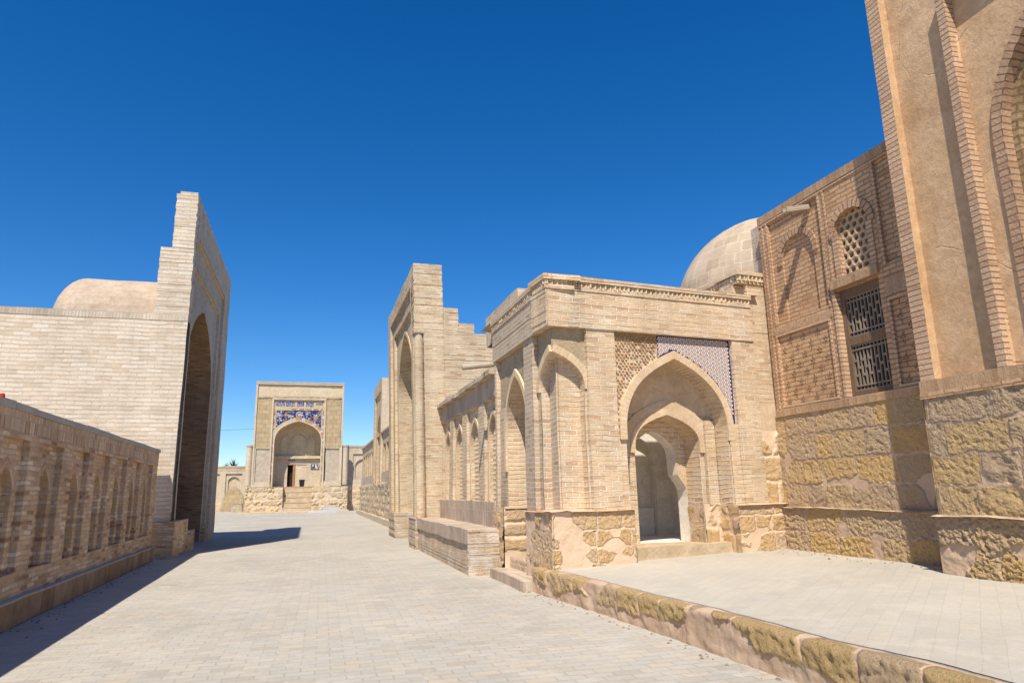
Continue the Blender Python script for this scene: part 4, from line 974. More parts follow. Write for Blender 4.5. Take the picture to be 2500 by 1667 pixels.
mb = MB(.4, .006); mb.fbox(pf, .97, 6.98, 2.80, 2.96, -.015, .3, 0, 'ft'); mb.fbox(pf, 6.98, Y1 + .015, 2.80, 2.965, -.02, .3, 0, 'flrt'); mb.build('sill_course', M['brown_s'], pt)
mb = MB(.4, .006); mb.fbox(pf, Y0, Y1 + .02, 2.725, 2.80, -.03, .3, 0, 'frtu'); mb.build('brick_bed', M['brown'], pt)
mb = MB(.5, .0); mb.fbox(pf, Y0, Y1 - .01, 2.7, ZP - .01, 1.72, 2.2, 0, 'btlr'); mb.fbox(pf, Y0, Y1, ZP, ZP + .02, 0, 2.2, 0, 'ftlr'); mb.quad(pf.P(Y0, 2.9, 0), pf.P(Y0, 2.9, 2.2), pf.P(Y0, ZP, 2.2), pf.P(Y0, ZP, 0), (0, 0), (2, 0), (2, 7), (0, 7)); mb.build('portal_back', M['brown'], pt)
stone('stone_base', rt, pf, .6, 7.25, 1.18, 2.74, [.40, .40, .40, .38], M['stone'], .013, .020, .015, .010, .45, 1.0, 41, patch=.12, warp=.04, fade=(0, 1))
stone('stone_base', rt, Fr((7.86, 0, 0), (0, 1, 0), (-1, 0, 0)), .6, 7.30, .36, 1.22, [.44, .42], M['stone'], .014, .065, .035, .016, .6, 1.2, 47, patch=.36, warp=.10, fade=(0, 1))
mb = MB(.12, .025); mb.quad(V((7.78, .6, 1.20)), V((7.78, 7.3, 1.20)), V((7.95, 7.3, 1.225)), V((7.95, .6, 1.225)), (0, 0), (7, 0), (7, .2), (0, .2)); mb.build('base_ledge', M['stone_w2'], rt)
pe = Fr((7.9, 7.26, 0), (1, 0, 0), (0, 1, 0)); stone('stone_base', rt, pe, -.01, .7, .3, 2.74, [.44, .46, .40, .40, .40, .38], M['stone'], .03, .03, .02, .02, .5, .9, 53, fade=(1, 0))

# ---------------------------------------------------------------- arcade wall with lattice niches, between pavilion and the right portal
rt = root('arcade_wall', (3.8, 17.5, 0), 'brick arcade wall with tall lattice niches under worn eaves, between pavilion and stepped portal', 'wall')
aw = Fr((3.80, 0, 0), (0, 1, 0), (-1, 0, 0)); YA0, YA1 = 14.10, 20.75
cs = [(19.40, 20.50), (17.70, 18.95), (15.85, 17.17), (14.10, 15.32)]
mb = MB(.35, .012)
arch_wall(mb, aw, YA0, YA1, 1.40, 3.66, [op((a + b) / 2, (b - a) / 2 - .01, 1.40, 3.62, 0, .075, sill=False) for a, b in cs])
mb.fbox(aw, YA0, YA1, 0, 4.2, .55, .6, 0, 'b'); mb.build('brickwork', M['rport'], rt)
for a, b in cs:
    c = (a + b) / 2; w = (b - a) / 2
    q = MB(.3, .012); arch_wall(q, aw, a, b, 1.40, 3.62, [op(c, w - .20, 1.40, 2.68, .64, .13, sill=False, k=(.5, .62, .8))], d=.075); nn = q.build('niche', M['rport'], rt)
    q = MB(.2, .006); ring(q, aw, [(c + x, 2.68 + z) for x, z in arch_pts(w - .20, .64, 10, (.5, .62, .8))], .09, .075, .025, legs=1.42); q.build('arch_ring', M['kiosk_v'], nn)
    aw_in = w - .20
    q = MB(None, 0)
    hexes(q, aw, c - aw_in - .1, c + aw_in + .1, 1.40, 3.3, .125, .60, .15, .06, lambda u, z: abs(u - c) < aw_in + .08 and z < 3.34 - abs(u - c) * .8)
    q.build('lattice', M['lattice2'], nn)
    q = MB(None, 0); q.fq(aw, c - aw_in - .1, c + aw_in + .1, 1.38, 3.4, .26); q.build('dark_backing', M['dark'], nn)
mb = MB(.35, .012); mb.fbox(aw, YA0, YA1, 3.66, 4.09, -.012, .3, 0, 'flru'); mb.build('upright_brick_course', M['soldier_grey'], rt)
mb = MB(.3, .02)
y = YA0
while y < YA1:
    L = min(random.uniform(.5, .8), YA1 - y); mb.fbox(aw, y + .004, y + L - .004, 4.09 + random.uniform(-.01, .01), 4.19 + random.uniform(-.02, .02), -.16 + random.uniform(-.02, .02), .6); y += L
mb.build('eaves', M['bench'], rt)
mb = MB(.3, .012); mb.fbox(aw, YA0 + .06, YA1, .75, 1.40, -.075, .3); mb.build('parapet', M['soldier_grey'], rt)
mb = MB(None, .0)
lg0, lg1 = V((3.86, 14.35, 4.36)), V((3.10, 14.42, 4.27)); ax = (lg1 - lg0)
mb.cyl(lg0, lg1, .055, .062, 12); mb.build('log_spout', M['woodlog'], rt)

rt = root('brick_bench', (3.4, 17, 0), 'long low whitened brick bench along the foot of the arcade wall', 'bench')
bf = Fr((3.06, 0, 0), (0, 1, 0), (-1, 0, 0))
mb = MB(None, 0); mb.courses(bf, 13.78, 20.5, -.03, .60, .03, .74, .072, .018, 0); mb.build('lower_courses', M['bench'], rt)
mb = MB(.25, .02); mb.fbox(bf, 13.74, 20.5, .60, .885, -.012, .76); mb.build('upright_course', M['soldier_grey'], rt)
mb = MB(None, 0); mb.courses(Fr((3.05, 13.70, 0), (1, 0, 0), (0, -1, 0)), 0, .70, -.03, .86, 0, .1, .072, .012); mb.build('end_face', M['bench'], rt)

# ---------------------------------------------------------------- tall stepped portal on the right of the street
rt = root('stepped_portal_tomb', (4, 24, 0), 'sunlit brick portal with stepped shoulder in the middle distance, its deep arch facing the street', 'mausoleum')
LE = (-.024, 0, 1); YP0, YP1, ZPT = 20.55, 27.75, 8.66
rp = Fr((3.06, 0, 0), (0, 1, 0), (-1, 0, 0), LE); cen = 24.1
mb = MB(.4, .012); frame_skin(mb, rp, YP0 + .41, YP1, 0, ZPT, cen - 2.9, cen + 2.9, 8.10, 0, .10, 6.55, YP0 + .30)
mb.build('outer_frame', M['rport'], rt)
mb = MB(.4, .012); frame_skin(mb, rp, cen - 2.9, cen + 2.9, 0, 8.10, cen - 2.45, cen + 2.45, 7.55, .10, .10); mb.build('middle_frame', M['rport'], rt)
o_ = op(cen, 1.95, 0, 4.9, 2.3, 2.2, sill=False, bm=0, k=(.45, .62, .8))
mb = MB(.4, .012); arch_wall(mb, rp, cen - 2.45, cen + 2.45, 0, 7.55, [o_], d=.20); mb.build('arch_recess', M['rport'], rt)
mb = MB(.2, .006); ring(mb, rp, op_path(o_), .12, .20, .02, legs=3.0); mb.build('arch_ring', M['kiosk_v'], rt)
sf = Fr((0, YP0, 0), (1, 0, 0), (0, -1, 0), LE)
mb = MB(None, 0)
mb.courses(sf, 3.36, 3.985, .85, 6.55, 0, 1.5, .073, .008)
mb.courses(sf, 3.06, 3.98, 6.55, 7.27, 0, .40, .073, .016); mb.courses(sf, 3.06, 3.97, 7.27, ZPT + .02, 0, .40, .073, .018)
mb.courses(sf, 3.32, 3.97, 7.30, ZPT + .01, .41, 7.2, .073, .013)
for x0, x1, z0, z1 in ((3.98, 4.46, 6.48, 7.28), (4.46, 4.97, 6.48, 6.80), (3.98, 6.6, .0, 6.48)):
    mb.courses(sf, x0, x1, z0, z1, .012, 1.45, .073, .014)
mb.build('stepped_side', M['rport'], rt)
mb = MB(None, 0); mb.courses(sf, 3.02, 3.90, -.02, .87, -.02, 1.4, .073, .016); mb.build('worn_base', M['bench'], rt); mb = MB(None, 0); mb.courses(sf, 3.03, 3.9, -.02, .9, 5.3, 7.22, .073, .016); mb.build('worn_base', M['bench'], rt)
mb = MB(.3, .010); P = sf.P
mb.quad(P(3.36, .87, 0), P(3.36, .87, .3), P(3.36, 6.55, .3), P(3.36, 6.55, 0), (0, .87), (.3, .87), (.3, 6.55), (0, 6.55)); mb.fq(sf, 3.06, 3.36, .87, 6.55, .30); mb.build('corner_notch', M['rport'], rt)
mb = MB(.4, .008); mb.cyl(P(3.215, .87, .15), P(3.215, 6.42, .15), .145, .14, 14, 0, False); mb.build('corner_shaft', M['rport'], rt, True)
mb = MB(None, 0); mb.fbox(sf, 3.05, 3.38, 6.43, 6.55, -.01, .3); mb.build('shaft_head', M['kiosk'], rt)

# ---------------------------------------------------------------- long low building further along on the right
rt = root('far_row_building', (4, 40, 0), 'long low building beyond the stepped portal, brick niches above a high rubble footing', 'building')
fw = Fr((3.95, 0, 0), (0, 1, 0), (-1, 0, 0))
def niches(y0, y1, n, wid):
    return [y0 + (y1 - y0) * (i + .5) / n for i in range(n)]
mb = MB(.8, .015); nl = niches(30, 40, 6, 1) + niches(45, 55, 6, 1)
arch_wall(mb, fw, 28, 40.2, 2.75, 4.65, [op(c, .6, 2.75, 4.3, 0, .14, sill=False) for c in nl if c < 40.5])
arch_wall(mb, fw, 44.8, 56, 2.75, 4.65, [op(c, .6, 2.75, 4.3, 0, .14, sill=False) for c in nl if c > 44.5])
mb.fbox(fw, 28, 56, 0, 4.9, 1, 6, 0, 'blr'); mb.quad(V((3.95, 28, 5.0)), V((10, 28, 5.0)), V((10, 56, 5.0)), V((3.95, 56, 5.0)), (0, 0), (6, 0), (6, 28), (0, 28)); mb.build('wall', M['faro'], rt)
for c in nl:
    q = MB(.5, .01); arch_wall(q, fw, c - .6, c + .6, 2.75, 4.3, [op(c, .38, 2.75, 3.6, .45, .25, sill=False, bm=0)], d=.14); q.build('niche', M['faro'], rt)
for a, b in ((28, 40.2), (44.8, 56)):
    mb = MB(.6, .012); mb.fbox(fw, a, b, 4.65, 4.93, -.01, .5); mb.build('upright_brick_course', M['soldier_grey'], rt)
    mb = MB(.6, .02); mb.fbox(fw, a, b, 4.93, 5.03, -.12, .6); mb.build('eaves', M['bench'], rt)
    mb = MB(.6, .02); mb.fbox(fw, a, b, 2.18, 2.75, -.04, .3); mb.build('parapet', M['bench'], rt)
stone('rubble_footing', rt, Fr((3.90, 0, 0), (0, 1, 0), (-1, 0, 0)), 28, 57, .28, 2.20, [.42, .36, .40, .38, .36], M['stone_far'], .07, .08, .06, .04, .3, .8, 61, patch=.2, warp=.1)
mb = MB(.4, .03); mb.box(3.68, 4.1, 27.8, 57.5, -.1, .30); mb.build('base_course', M['stone_w2'], rt)
mb = MB(.6, .015); pq = Fr((3.82, 0, 0), (0, 1, 0), (-1, 0, 0)); cc = 42.6
arch_wall(mb, pq, 40.2, 45.0, 2.18, 8.2, [op(cc, 1.9, 2.18, 7.5, 0, .12, sill=False)]); mb.build('portal_frame', M['faro'], rt)
mb = MB(.6, .015); arch_wall(mb, pq, cc - 1.9, cc + 1.9, 2.18, 7.5, [op(cc, 1.35, 2.18, 4.7, 1.6, 1.2, bm=0, sill=True)], d=.12); mb.build('portal_arch', M['faro'], rt)
mb = MB(.6, .015); mb.fbox(Fr((0, 40.2, 0), (1, 0, 0), (0, -1, 0)), 3.83, 5.3, 2.2, 8.22, 0, .5, 0, 'flrtb'); mb.fbox(Fr((0, 40.2, 0), (1, 0, 0), (0, -1, 0)), 4.0, 5.3, 6.6, 8.2, .5, 4.8, 0, 'flrtb'); mb.build('portal_side', M['far'], rt)

# ---------------------------------------------------------------- connecting wall at the far end, right of the tiled portal
rt = root('end_wall', (5, 68, 0), 'pale brick end wall with one arched niche, just right of the blue tiled mausoleum', 'wall')
ew = Fr((0, 68, 0), (1, 0, 0), (0, -1, 0))
mb = MB(.8, .012); arch_wall(mb, ew, 2.0, 9, 2.4, 5.9, [op(4.9, 1.0, 2.85, 5.27, 0, .12)]); mb.fbox(ew, 2, 9, 0, 5.9, .5, .6, 0, 'b'); mb.build('brickwork', M['far'], rt)
mb = MB(.5, .01); arch_wall(mb, ew, 3.9, 5.9, 2.85, 5.27, [op(4.9, .78, 2.85, 4.15, .7, .14, bm=0, sill=False)], d=.12); nn = mb.build('niche', M['far'], rt)
mb = MB(.3, .008); ring(mb, ew, [(4.9 + x, 4.15 + z) for x, z in arch_pts(.78, .7, 10)], .1, .12, .03); mb.build('arch_ring', M['far'], nn)
mb = MB(.5, .01); mb.fbox(ew, 2, 9, 5.9, 6.08, -.05, .5); mb.build('coping', M['creamface'], rt)
stone('rubble_footing', rt, Fr((0, 67.95, 0), (1, 0, 0), (0, -1, 0)), 2.2, 9, -.05, 2.42, [.5, .45, .5, .5, .5], M['stone_far'], .08, .08, .06, .04, .5, 1.2, 71, patch=.5, warp=.1)

# ---------------------------------------------------------------- mausoleum with the blue tiled portal, end of the street
rt = root('tiled_mausoleum', (-1.2, 67, 0), 'square portal mausoleum with blue mosaic over its arch, closing the far end of the street', 'mausoleum')
YF = 66.5
tf = Fr((0, YF, 0), (1, 0, 0), (0, -1, 0)); C0 = -1.2; zb = 2.30
mb = MB(.8, .02)
for x0, x1 in ((-4.92, -3.55), (1.20, 2.62)):
    mb = MB(.4, .025); mb.fq(tf, x0, x1, 5.75, 10.35, .10); mb.build('worn_brick_panel', M['farblock'], rt)
for x0, x1 in ((-4.80, -3.55), (1.32, 2.55)):
    mb = MB(.4, .03); mb.fq(tf, x0, x1, 2.75, 5.72, .16); mb.fbox(tf, x0, x1, 5.70, 5.78, .08, .2, 0, 'fut'); mb.build('rubble_panel', M['farrough'], rt)
mb = MB(.6, .02); mb.fq(tf, -4.95, 2.66, 10.35, 11.62, .12); mb.build('plaster_band', M['farplaster'], rt)
mb = MB(.25, .05); mb.fbox(tf, -4.9, 2.6, 10.36, 10.52, .04, .2, 0, 'ftu'); mb.build('broken_ledge', M['farblock'], rt)
mb = MB(.6, .012)
for x0, x1 in ((-5.08, -4.92), (2.64, 2.80), (-4.92, -4.80), (2.55, 2.64)): mb.fbox(tf, x0, x1, 2.3, 11.62 if x0 < -5 or x0 > 2.6 else 5.75, 0 if x0 < -5 or x0 > 2.6 else .06, .3, 0, 'flr')
for x0, x1 in ((-3.62, -3.47), (1.05, 1.20)): mb.fbox(tf, x0, x1, 2.3, 10.30, .0, .3, 0, 'flr')
mb.fbox(tf, -3.62, 1.20, 10.20, 10.34, -.01, .3, 0, 'ftlru'); mb.fbox(tf, -5.08, 2.80, 11.62, 11.78, -.03, .4); mb.fbox(tf, -4.8, -3.5, 2.5, 2.75, .10, .3, 0, 'ft'); mb.fbox(tf, 1.15, 2.55, 2.5, 2.75, .10, .3, 0, 'ft'); mb.fbox(tf, -4.95, -3.4, 2.3, 2.5, .02, .3, 0, 'ft'); mb.fbox(tf, 1.1, 2.7, 2.3, 2.5, .02, .3, 0, 'ft')
mb.fbox(tf, -5.1, 2.82, 11.78, 11.86, -.06, .5)
mb.build('portal_edges', M['far'], rt)
mb = MB(1, 0); mb.fbox(tf, -5.07, 2.79, 0, 11.78, 2.6, 7, 0, 'fblrt'); mb.fbox(tf, -5.07, 2.79, 2.3, 11.77, .15, 2.6, 0, 'lrt'); mb.build('body', M['far'], rt)
# arch and tiled field
a_ = op(C0, 2.06, zb, 6.35, 1.90, .35, sill=False, k=(.55, .62, .82)); pth = op_path(a_)
mb = MB(.4, .01); arch_wall(mb, tf, -3.49, 1.07, zb, 10.25, [op(C0, 2.06, zb, 6.35, 1.90, .5, sill=False, k=(.55, .62, .82))], d=.14); mb.build('arch_field', M['bare'], rt)
mb = MB(.3, .006); ring(mb, tf, pth, .09, .14, .05, legs=zb); mb.build('arch_moulding', M['farplaster'], rt)
sp0 = [p for p in op_path(op(C0, 2.06 + .36, zb, 6.35, 1.90 + .42, k=(.55, .62, .82)))]
mb = MB(None, 0); x0, x1 = -3.2, .80
def topz(x):
    zz = 6.7
    for (a, za), (b, zb_) in zip(sp0, sp0[1:]):
        if a <= x <= b and b > a: zz = za + (zb_ - za) * (x - a) / (b - a)
    return zz
n = 40
for i in range(n):
    a, b = x0 + (x1 - x0) * i / n, x0 + (x1 - x0) * (i + 1) / n
    mb.poly([tf.P(a, topz(a), .128), tf.P(b, topz(b), .128), tf.P(b, 9.22, .128), tf.P(a, 9.22, .128)], [(a, topz(a)), (b, topz(b)), (b, 9.22), (a, 9.22)])
mz = mb.build('mosaic_spandrel', M['mosaic'], rt)
mb = MB(None, 0)
def disc(u, z, r, d, m, n=20): mb.poly([tf.P(u + r * math.cos(2 * math.pi * i / n), z + r * math.sin(2 * math.pi * i / n), d) for i in range(n)], [(0, 0)] * n, m)
disc(C0 - .0, 8.82, .30, .122, 0); disc(C0, 8.82, .225, .118, 1); disc(C0, 8.82, .15, .114, 2); disc(.30, 8.62, .24, .122, 3, 8)
mb.build('medallions', [M['t_pale'], M['t_navy'], M['bare'], M['t_orange']], mz)
rnd = random.Random(12); mb = MB(None, 0)
for i in range(150):
    u = rnd.uniform(-1.8, .75); z = rnd.uniform(6.6, 9.15)
    if z < topz(u) + .08: continue
    disc(u, z, rnd.choice((.03, .045, .06)), .116, rnd.choice((0, 1, 1, 2, 3)), 7)
for i in range(60):
    u = rnd.uniform(-3.15, -1.9); z = rnd.uniform(6.6, 9.15)
    if z > topz(u) + .08: disc(u, z, rnd.choice((.04, .06)), .116, rnd.choice((0, 1, 2)), 7)
mb.build('blossom_tiles', [M['h_white'], M['t_pale'], M['t_orange'], M['t_blue']], mz)
# inscription band: cartouches with white lettering strokes
mb = MB(None, 0)
for (a, b, z0, z1) in ((-3.32, -2.50, 9.60, 10.08), (-2.40, -1.62, 9.56, 10.06), (-1.40, -.82, 9.56, 10.04), (-.62, .04, 9.56, 10.02), (.30, .88, 9.72, 10.0)):
    N = 10
    top = [(a + (b - a) * i / N, z1 - rnd.uniform(0, .07)) for i in range(N + 1)]; bot = [(a + (b - a) * i / N, z0 + rnd.uniform(0, .09)) for i in range(N + 1)]
    for i in range(N): mb.poly([tf.P(*bot[i], .128), tf.P(*bot[i + 1], .128), tf.P(*top[i + 1], .128), tf.P(*top[i], .128)], [(0, 0)] * 4, 0)
    u = a + .06
    while u < b - .05:
        h = rnd.uniform(.18, .34); w = .022; z = z0 + rnd.uniform(.06, .12)
        mb.poly([tf.P(u, z, .12), tf.P(u + w, z, .12), tf.P(u + w, z + h, .12), tf.P(u, z + h, .12)], [(0, 0)] * 4, 1)
        if rnd.random() < .7:
            k = rnd.uniform(.08, .16); pts = [(u + k * (1 - math.cos(t)) * .5, z + .05 - .05 * math.sin(t)) for t in [math.pi * q / 6 for q in range(7)]]
            for (p, q), (p2_, q2) in zip(pts, pts[1:]): mb.poly([tf.P(p, q, .119), tf.P(p2_, q2, .119), tf.P(p2_, q2 + .022, .119), tf.P(p, q + .022, .119)], [(0, 0)] * 4, 1)
        u += rnd.uniform(.06, .12)
mb.build('inscription_band', [M['t_blue'], M['h_white']], rt)
# border of alternating terracotta and pale squares
mb = MB(None, 0)
def sq(u0, u1, z0, z1, m): mb.poly([tf.P(u0, z0, .122), tf.P(u1, z0, .122), tf.P(u1, z1, .122), tf.P(u0, z1, .122)], [(u0, z0), (u1, z0), (u1, z1), (u0, z1)], m)
z = 2.75; k = 0
while z < 9.2:
    h = .55 if k % 2 == 0 else .30
    for u0, u1 in ((-3.46, -3.29), (.90, 1.04)): sq(u0, u1, z, z + h, 0 if k % 2 == 0 else 1)
    z += h; k += 1
u = -1.9; k = 0
while u < .85:
    w = .46 if k % 2 == 0 else .20; sq(u, min(u + w, .9), 9.25, 9.42, 0 if k % 2 == 0 else 1); u += w; k += 1
bp_ = [p for p in op_path(op(C0, 2.06 + .09, zb, 6.35, 1.90 + .1, k=(.55, .62, .82)))]; bo = [p for p in op_path(op(C0, 2.06 + .36, zb, 6.35, 1.90 + .40, k=(.55, .62, .82)))]
for i in range(len(bp_) - 1):
    m = 1 if i % 4 == 3 else (0 if i > 12 else 2)
    mb.poly([tf.P(*bp_[i], .12), tf.P(*bp_[i + 1], .12), tf.P(*bo[i + 1], .12), tf.P(*bo[i], .12)], [bp_[i], bp_[i + 1], bo[i + 1], bo[i]], m)
mb.build('tile_border', [M['t_orange'], M['t_pale'], M['bare']], rt)
# porch inside
YB = 2.1
mb = MB(.5, .008); s = 0; path = [(pth[0][0], 4.95)] + pth + [(pth[-1][0], 4.95)]
for (a, za), (b, zb_) in zip(path, path[1:]):
    L = math.hypot(b - a, zb_ - za)
    mb.quad(tf.P(a, za, .3), tf.P(b, zb_, .3), tf.P(b, zb_, YB), tf.P(a, za, YB), (0, s), (0, s + L), (1.5, s + L), (1.5, s)); s += L
fill(mb, tf, pth, 4.95, YB, 0); mb.fbox(tf, -3.3, .9, 4.88, 5.12, YB - .28, YB, 0, 'ftu')
mb.build('porch_vault', M['farplaster'], rt)
for c, a, zs, r in ((C0, .68, 6.35, .75), (-2.35, .36, 6.3, .62), (-.05, .36, 6.3, .62)):
    mb = MB(.3, .006); ring(mb, tf, op_path(op(c, a, 5.1, zs, r)), .07, YB, .09, legs=5.12); mb.build('vault_rib', M['farplaster'], rt)
mb = MB(.4, .012); bm_ = 0
arch_wall(mb, tf, -3.3, .95, zb, 4.95, [op(-1.70, .36, zb, 4.30, 0, .5, sill=False)], d=YB)
for u in (-3.26, .86): mb.quad(tf.P(u, zb, .3), tf.P(u, zb, YB), tf.P(u, 5, YB), tf.P(u, 5, .3), (0, 0), (2, 0), (2, 2.7), (0, 2.7))
mb.build('porch_wall', M['far'], rt)
mb = MB(None, 0); mb.fq(tf, -2.2, -1.2, zb, 4.4, YB + .45); mb.build('dark_doorway', M['dark'], rt)
mb = MB(None, .004); mb.fbox(Fr(tf.P(-1.36, 0, YB + .02), (-.28, -.06, 0), (0, -1, 0)), 0, .22, zb, 4.28, 0, .05); mb.build('door_leaf', M['frame_o'], rt)
mb = MB(None, .004); mb.fbox(tf, -2.08, -1.0, 4.36, 4.48, YB - .03, YB + .2); mb.fbox(tf, -1.25, -.35, 4.30, 4.40, YB - .05, YB + .1); mb.build('lintel', M['woodlog'], rt)
mb = MB(None, 0)
for i in range(4): mb.fbox(tf, -2.02 + i * .16, -1.92 + i * .16, 4.68, 4.80, YB - .008, YB + .05, 0, 'f')
mb.build('vent_holes', M['dark'], rt)
# corner columns
for x0, x1 in ((-5.62, -5.10), (2.84, 3.36)):
    mb = MB(.5, .008); mb.cyl(((x0 + x1) / 2, YF + .35, 2.4), ((x0 + x1) / 2, YF + .35, 5.9), .27, .265, 16); cl = mb.build('corner_column', M['far'], rt, True)
    mb = MB(None, .005); mb.cyl(((x0 + x1) / 2, YF + .35, 5.9), ((x0 + x1) / 2, YF + .35, 6.03), .31, .31, 16); mb.build('column_cap', M['creamface'], cl)
# platform and stairs
mb = MB(.5, .02); 
mb.quad(V((-5.6, YF - .05, 2.285)), V((-2.3, YF - .05, 2.285)), V((-2.3, YF + 6, 2.285)), V((-5.6, YF + 6, 2.285)), (0, 0), (3, 0), (3, 6), (0, 6)); mb.quad(V((.2, YF - .05, 2.285)), V((3.45, YF - .05, 2.285)), V((3.45, YF + 6, 2.285)), V((.2, YF + 6, 2.285)), (0, 0), (3, 0), (3, 6), (0, 6))
mb.quad(V((-2.3, YF + 1.0, 2.285)), V((.2, YF + 1.0, 2.285)), V((.2, YF + 3, 2.285)), V((-2.3, YF + 3, 2.285)), (0, 0), (3, 0), (3, 6), (0, 6)); mb.fbox(tf, -5.6, 3.45, 0, 2.28, 1.5, 6, 0, 'lrb'); mb.build('platform_floor', M['stone_w2'], rt)
for a, b, sd in ((-5.5, -2.3, 81), (.2, 3.40, 83)):
    stone('platform_face', rt, tf, a, b, -.02, 2.30, [.6, .58, .6, .6], M['stone_far'], .06, .09, .07, .04, .6, 1.3, sd, patch=.45, warp=.12, d=0)
mb = MB(.5, .03)
for x, sgn in ((-2.3, 1), (.2, -1)): mb.quad(V((x, YF, 0)), V((x, YF + 1.6, 0)), V((x, YF + 1.6, 2.28)), V((x, YF, 2.28)), (0, 0), (1.6, 0), (1.6, 2.3), (0, 2.3))
for x in (-5.5, 3.40): mb.quad(V((x, YF, 0)), V((x, YF + 2.6, 0)), V((x, YF + 2.6, 2.28)), V((x, YF, 2.28)), (0, 0), (1.6, 0), (1.6, 2.3), (0, 2.3))
mb.build('platform_side', M['stone_w2'], rt)
for i in range(5):
    mb = MB(.3, .03); z0 = i * .456
    mb.fbox(tf, -2.30, .20, z0 + .005, z0 + .40, .05 + i * .24, 1.5, 0, 'f'); mb.fbox(tf, -2.30, .20, z0 + .40, z0 + .456, .02 + i * .24, 1.5, 0, 'ftu'); mb.build('step', M['step'], rt)
mb = MB(.4, .02); mb.fbox(tf, -5.75, 3.5, -.05, .13, -2.2, .4, 0, 'flrt'); mb.build('base_course', M['stone_w2'], rt)

rt = root('rubbish_bin', (-.7, YF + 1.2, 2.29), 'small dark tapered rubbish bin standing in the porch beside the dark doorway', 'bin')
b0 = V((-.7, YF + 1.2, 2.29)); mb = MB(None, 0)
def pris(r0, r1, z0, z1, n=4):
    pr = []
    for r, z in ((r0, z0), (r1, z1)): pr.append([b0 + V((r * sx, r * .8 * sy, z)) for sx, sy in ((-1, -1), (1, -1), (1, 1), (-1, 1))])
    for i in range(4): mb.poly([pr[0][i], pr[0][(i + 1) % 4], pr[1][(i + 1) % 4], pr[1][i]], [(0, 0)] * 4)
    mb.poly(pr[1], [(0, 0)] * 4)
pris(.19, .25, 0, .56); mb.build('body', M['bin'], rt)
mb = MB(None, 0); pris(.27, .27, .561, .62); mb.build('rim', M['bin'], rt)

rt = root('notice_board', (.4, YF + YB - .05, 4.1), 'small dark framed picture board hung on the porch wall right of the doorway', 'board')
mb = MB(None, 0); mb.fbox(tf, .04, .80, 3.86, 4.36, YB - .05, YB - .01); mb.build('frame', M['board'], rt)
mb = MB(None, 0)
for pts in (((.50, 3.92), (.60, 3.92), (.56, 4.30), (.42, 4.30)), ((.64, 3.92), (.68, 3.92), (.76, 4.30), (.70, 4.30)), ((.14, 4.14), (.30, 4.16), (.28, 4.30), (.16, 4.28))):
    mb.poly([tf.P(*p, YB - .056) for p in pts], [(0, 0)] * 4)
mb.build('picture', M['boardlt'], rt)

rt = root('metal_ramp', (1.4, 64, 0), 'low pale grey metal slab ramp lying at the foot of the tiled mausoleum platform', 'ramp')
mb = MB(None, 0); mb.box(-.05, 2.35, 63.3, 64.2, .0, .13); mb.build('lower_slab', M['metal'], rt)
mb = MB(None, 0); mb.box(1.05, 3.0, 64.5, 65.6, .14, .22); mb.build('tread', M['metal'], rt)
mb = MB(None, 0); mb.box(.95, 3.05, 65.65, 66.2, .28, .36); mb.build('tread', M['metal'], rt)
mb = MB(None, 0); mb.box(1.1, 1.2, 64.6, 66.1, 0.0, .28); mb.box(2.8, 2.9, 64.6, 66.1, .0, .28); mb.build('supports', M['board'], rt)

# ---------------------------------------------------------------- far left wall, brick pillar, palm, wire
rt = root('far_court_wall', (-9, 77, 0), 'low pale wall with framed arched niches left of the tiled mausoleum, palm top showing above', 'wall')
lw_ = Fr((0, 77.2, 0), (1, 0, 0), (0, -1, 0)); k = 77.2 / 80
mb = MB(.8, .012); cl = [-7.55 - i * 2.15 for i in range(-1, 7)]
arch_wall(mb, lw_, -22, -4.8, .3, 4.05, [op(c, .80, 1.0, 3.80, 0, .14) for c in cl]); mb.fbox(lw_, -22, -4.8, 0, 4.5, .5, .55, 0, 'b'); mb.build('brickwork', M['far'], rt)
for c in cl:
    q = MB(.4, .01); arch_wall(q, lw_, c - .80, c + .80, 1.0, 3.80, [op(c, .55, 1.0, 3.0, .52, .14, bm=0, sill=False)], d=.14); nn = q.build('niche', M['far'], rt)
    q = MB(.3, .006); ring(q, lw_, [(c + x, 3.0 + z) for x, z in arch_pts(.55, .52, 8)], .10, .14, .03); q.build('arch_ring', M['far'], nn)
mb = MB(.8, .01); mb.fbox(lw_, -22, -4.8, 4.05, 4.45, -.01, .4); mb.build('upright_brick_course', M['far_s'], rt)
mb = MB(.8, .01); mb.fbox(lw_, -22, -4.8, 4.45, 4.58, -.06, .5); mb.build('coping', M['far'], rt)
mb = MB(.4, .03)
for i in range(12):
    t0, t1 = math.pi * i / 12, math.pi * (i + 1) / 12
    a, b = (-7.5 - 1.15 * math.cos(t0), .2 + 2.25 * math.sin(t0)), (-7.5 - 1.15 * math.cos(t1), .2 + 2.25 * math.sin(t1))
    mb.quad(lw_.P(a[0], .0, -.35), lw_.P(b[0], 0, -.35), lw_.P(b[0], b[1], -.12), lw_.P(a[0], a[1], -.12), (a[0], 0), (b[0], 0), (b[0], b[1]), (a[0], a[1]))
    mb.quad(lw_.P(*a, -.12), lw_.P(*b, -.12), lw_.P(*b, .02), lw_.P(*a, .02), (0, 0), (.3, 0), (.3, .2), (0, .2))
mb.build('mound_buttress', M['farblock'], rt)
mb = MB(.4, .03); mb.fbox(lw_, -22, -4.8, -.05, .70, -.10, .2, 0, 'flrt'); mb.build('stone_course', M['stone_w2'], rt)

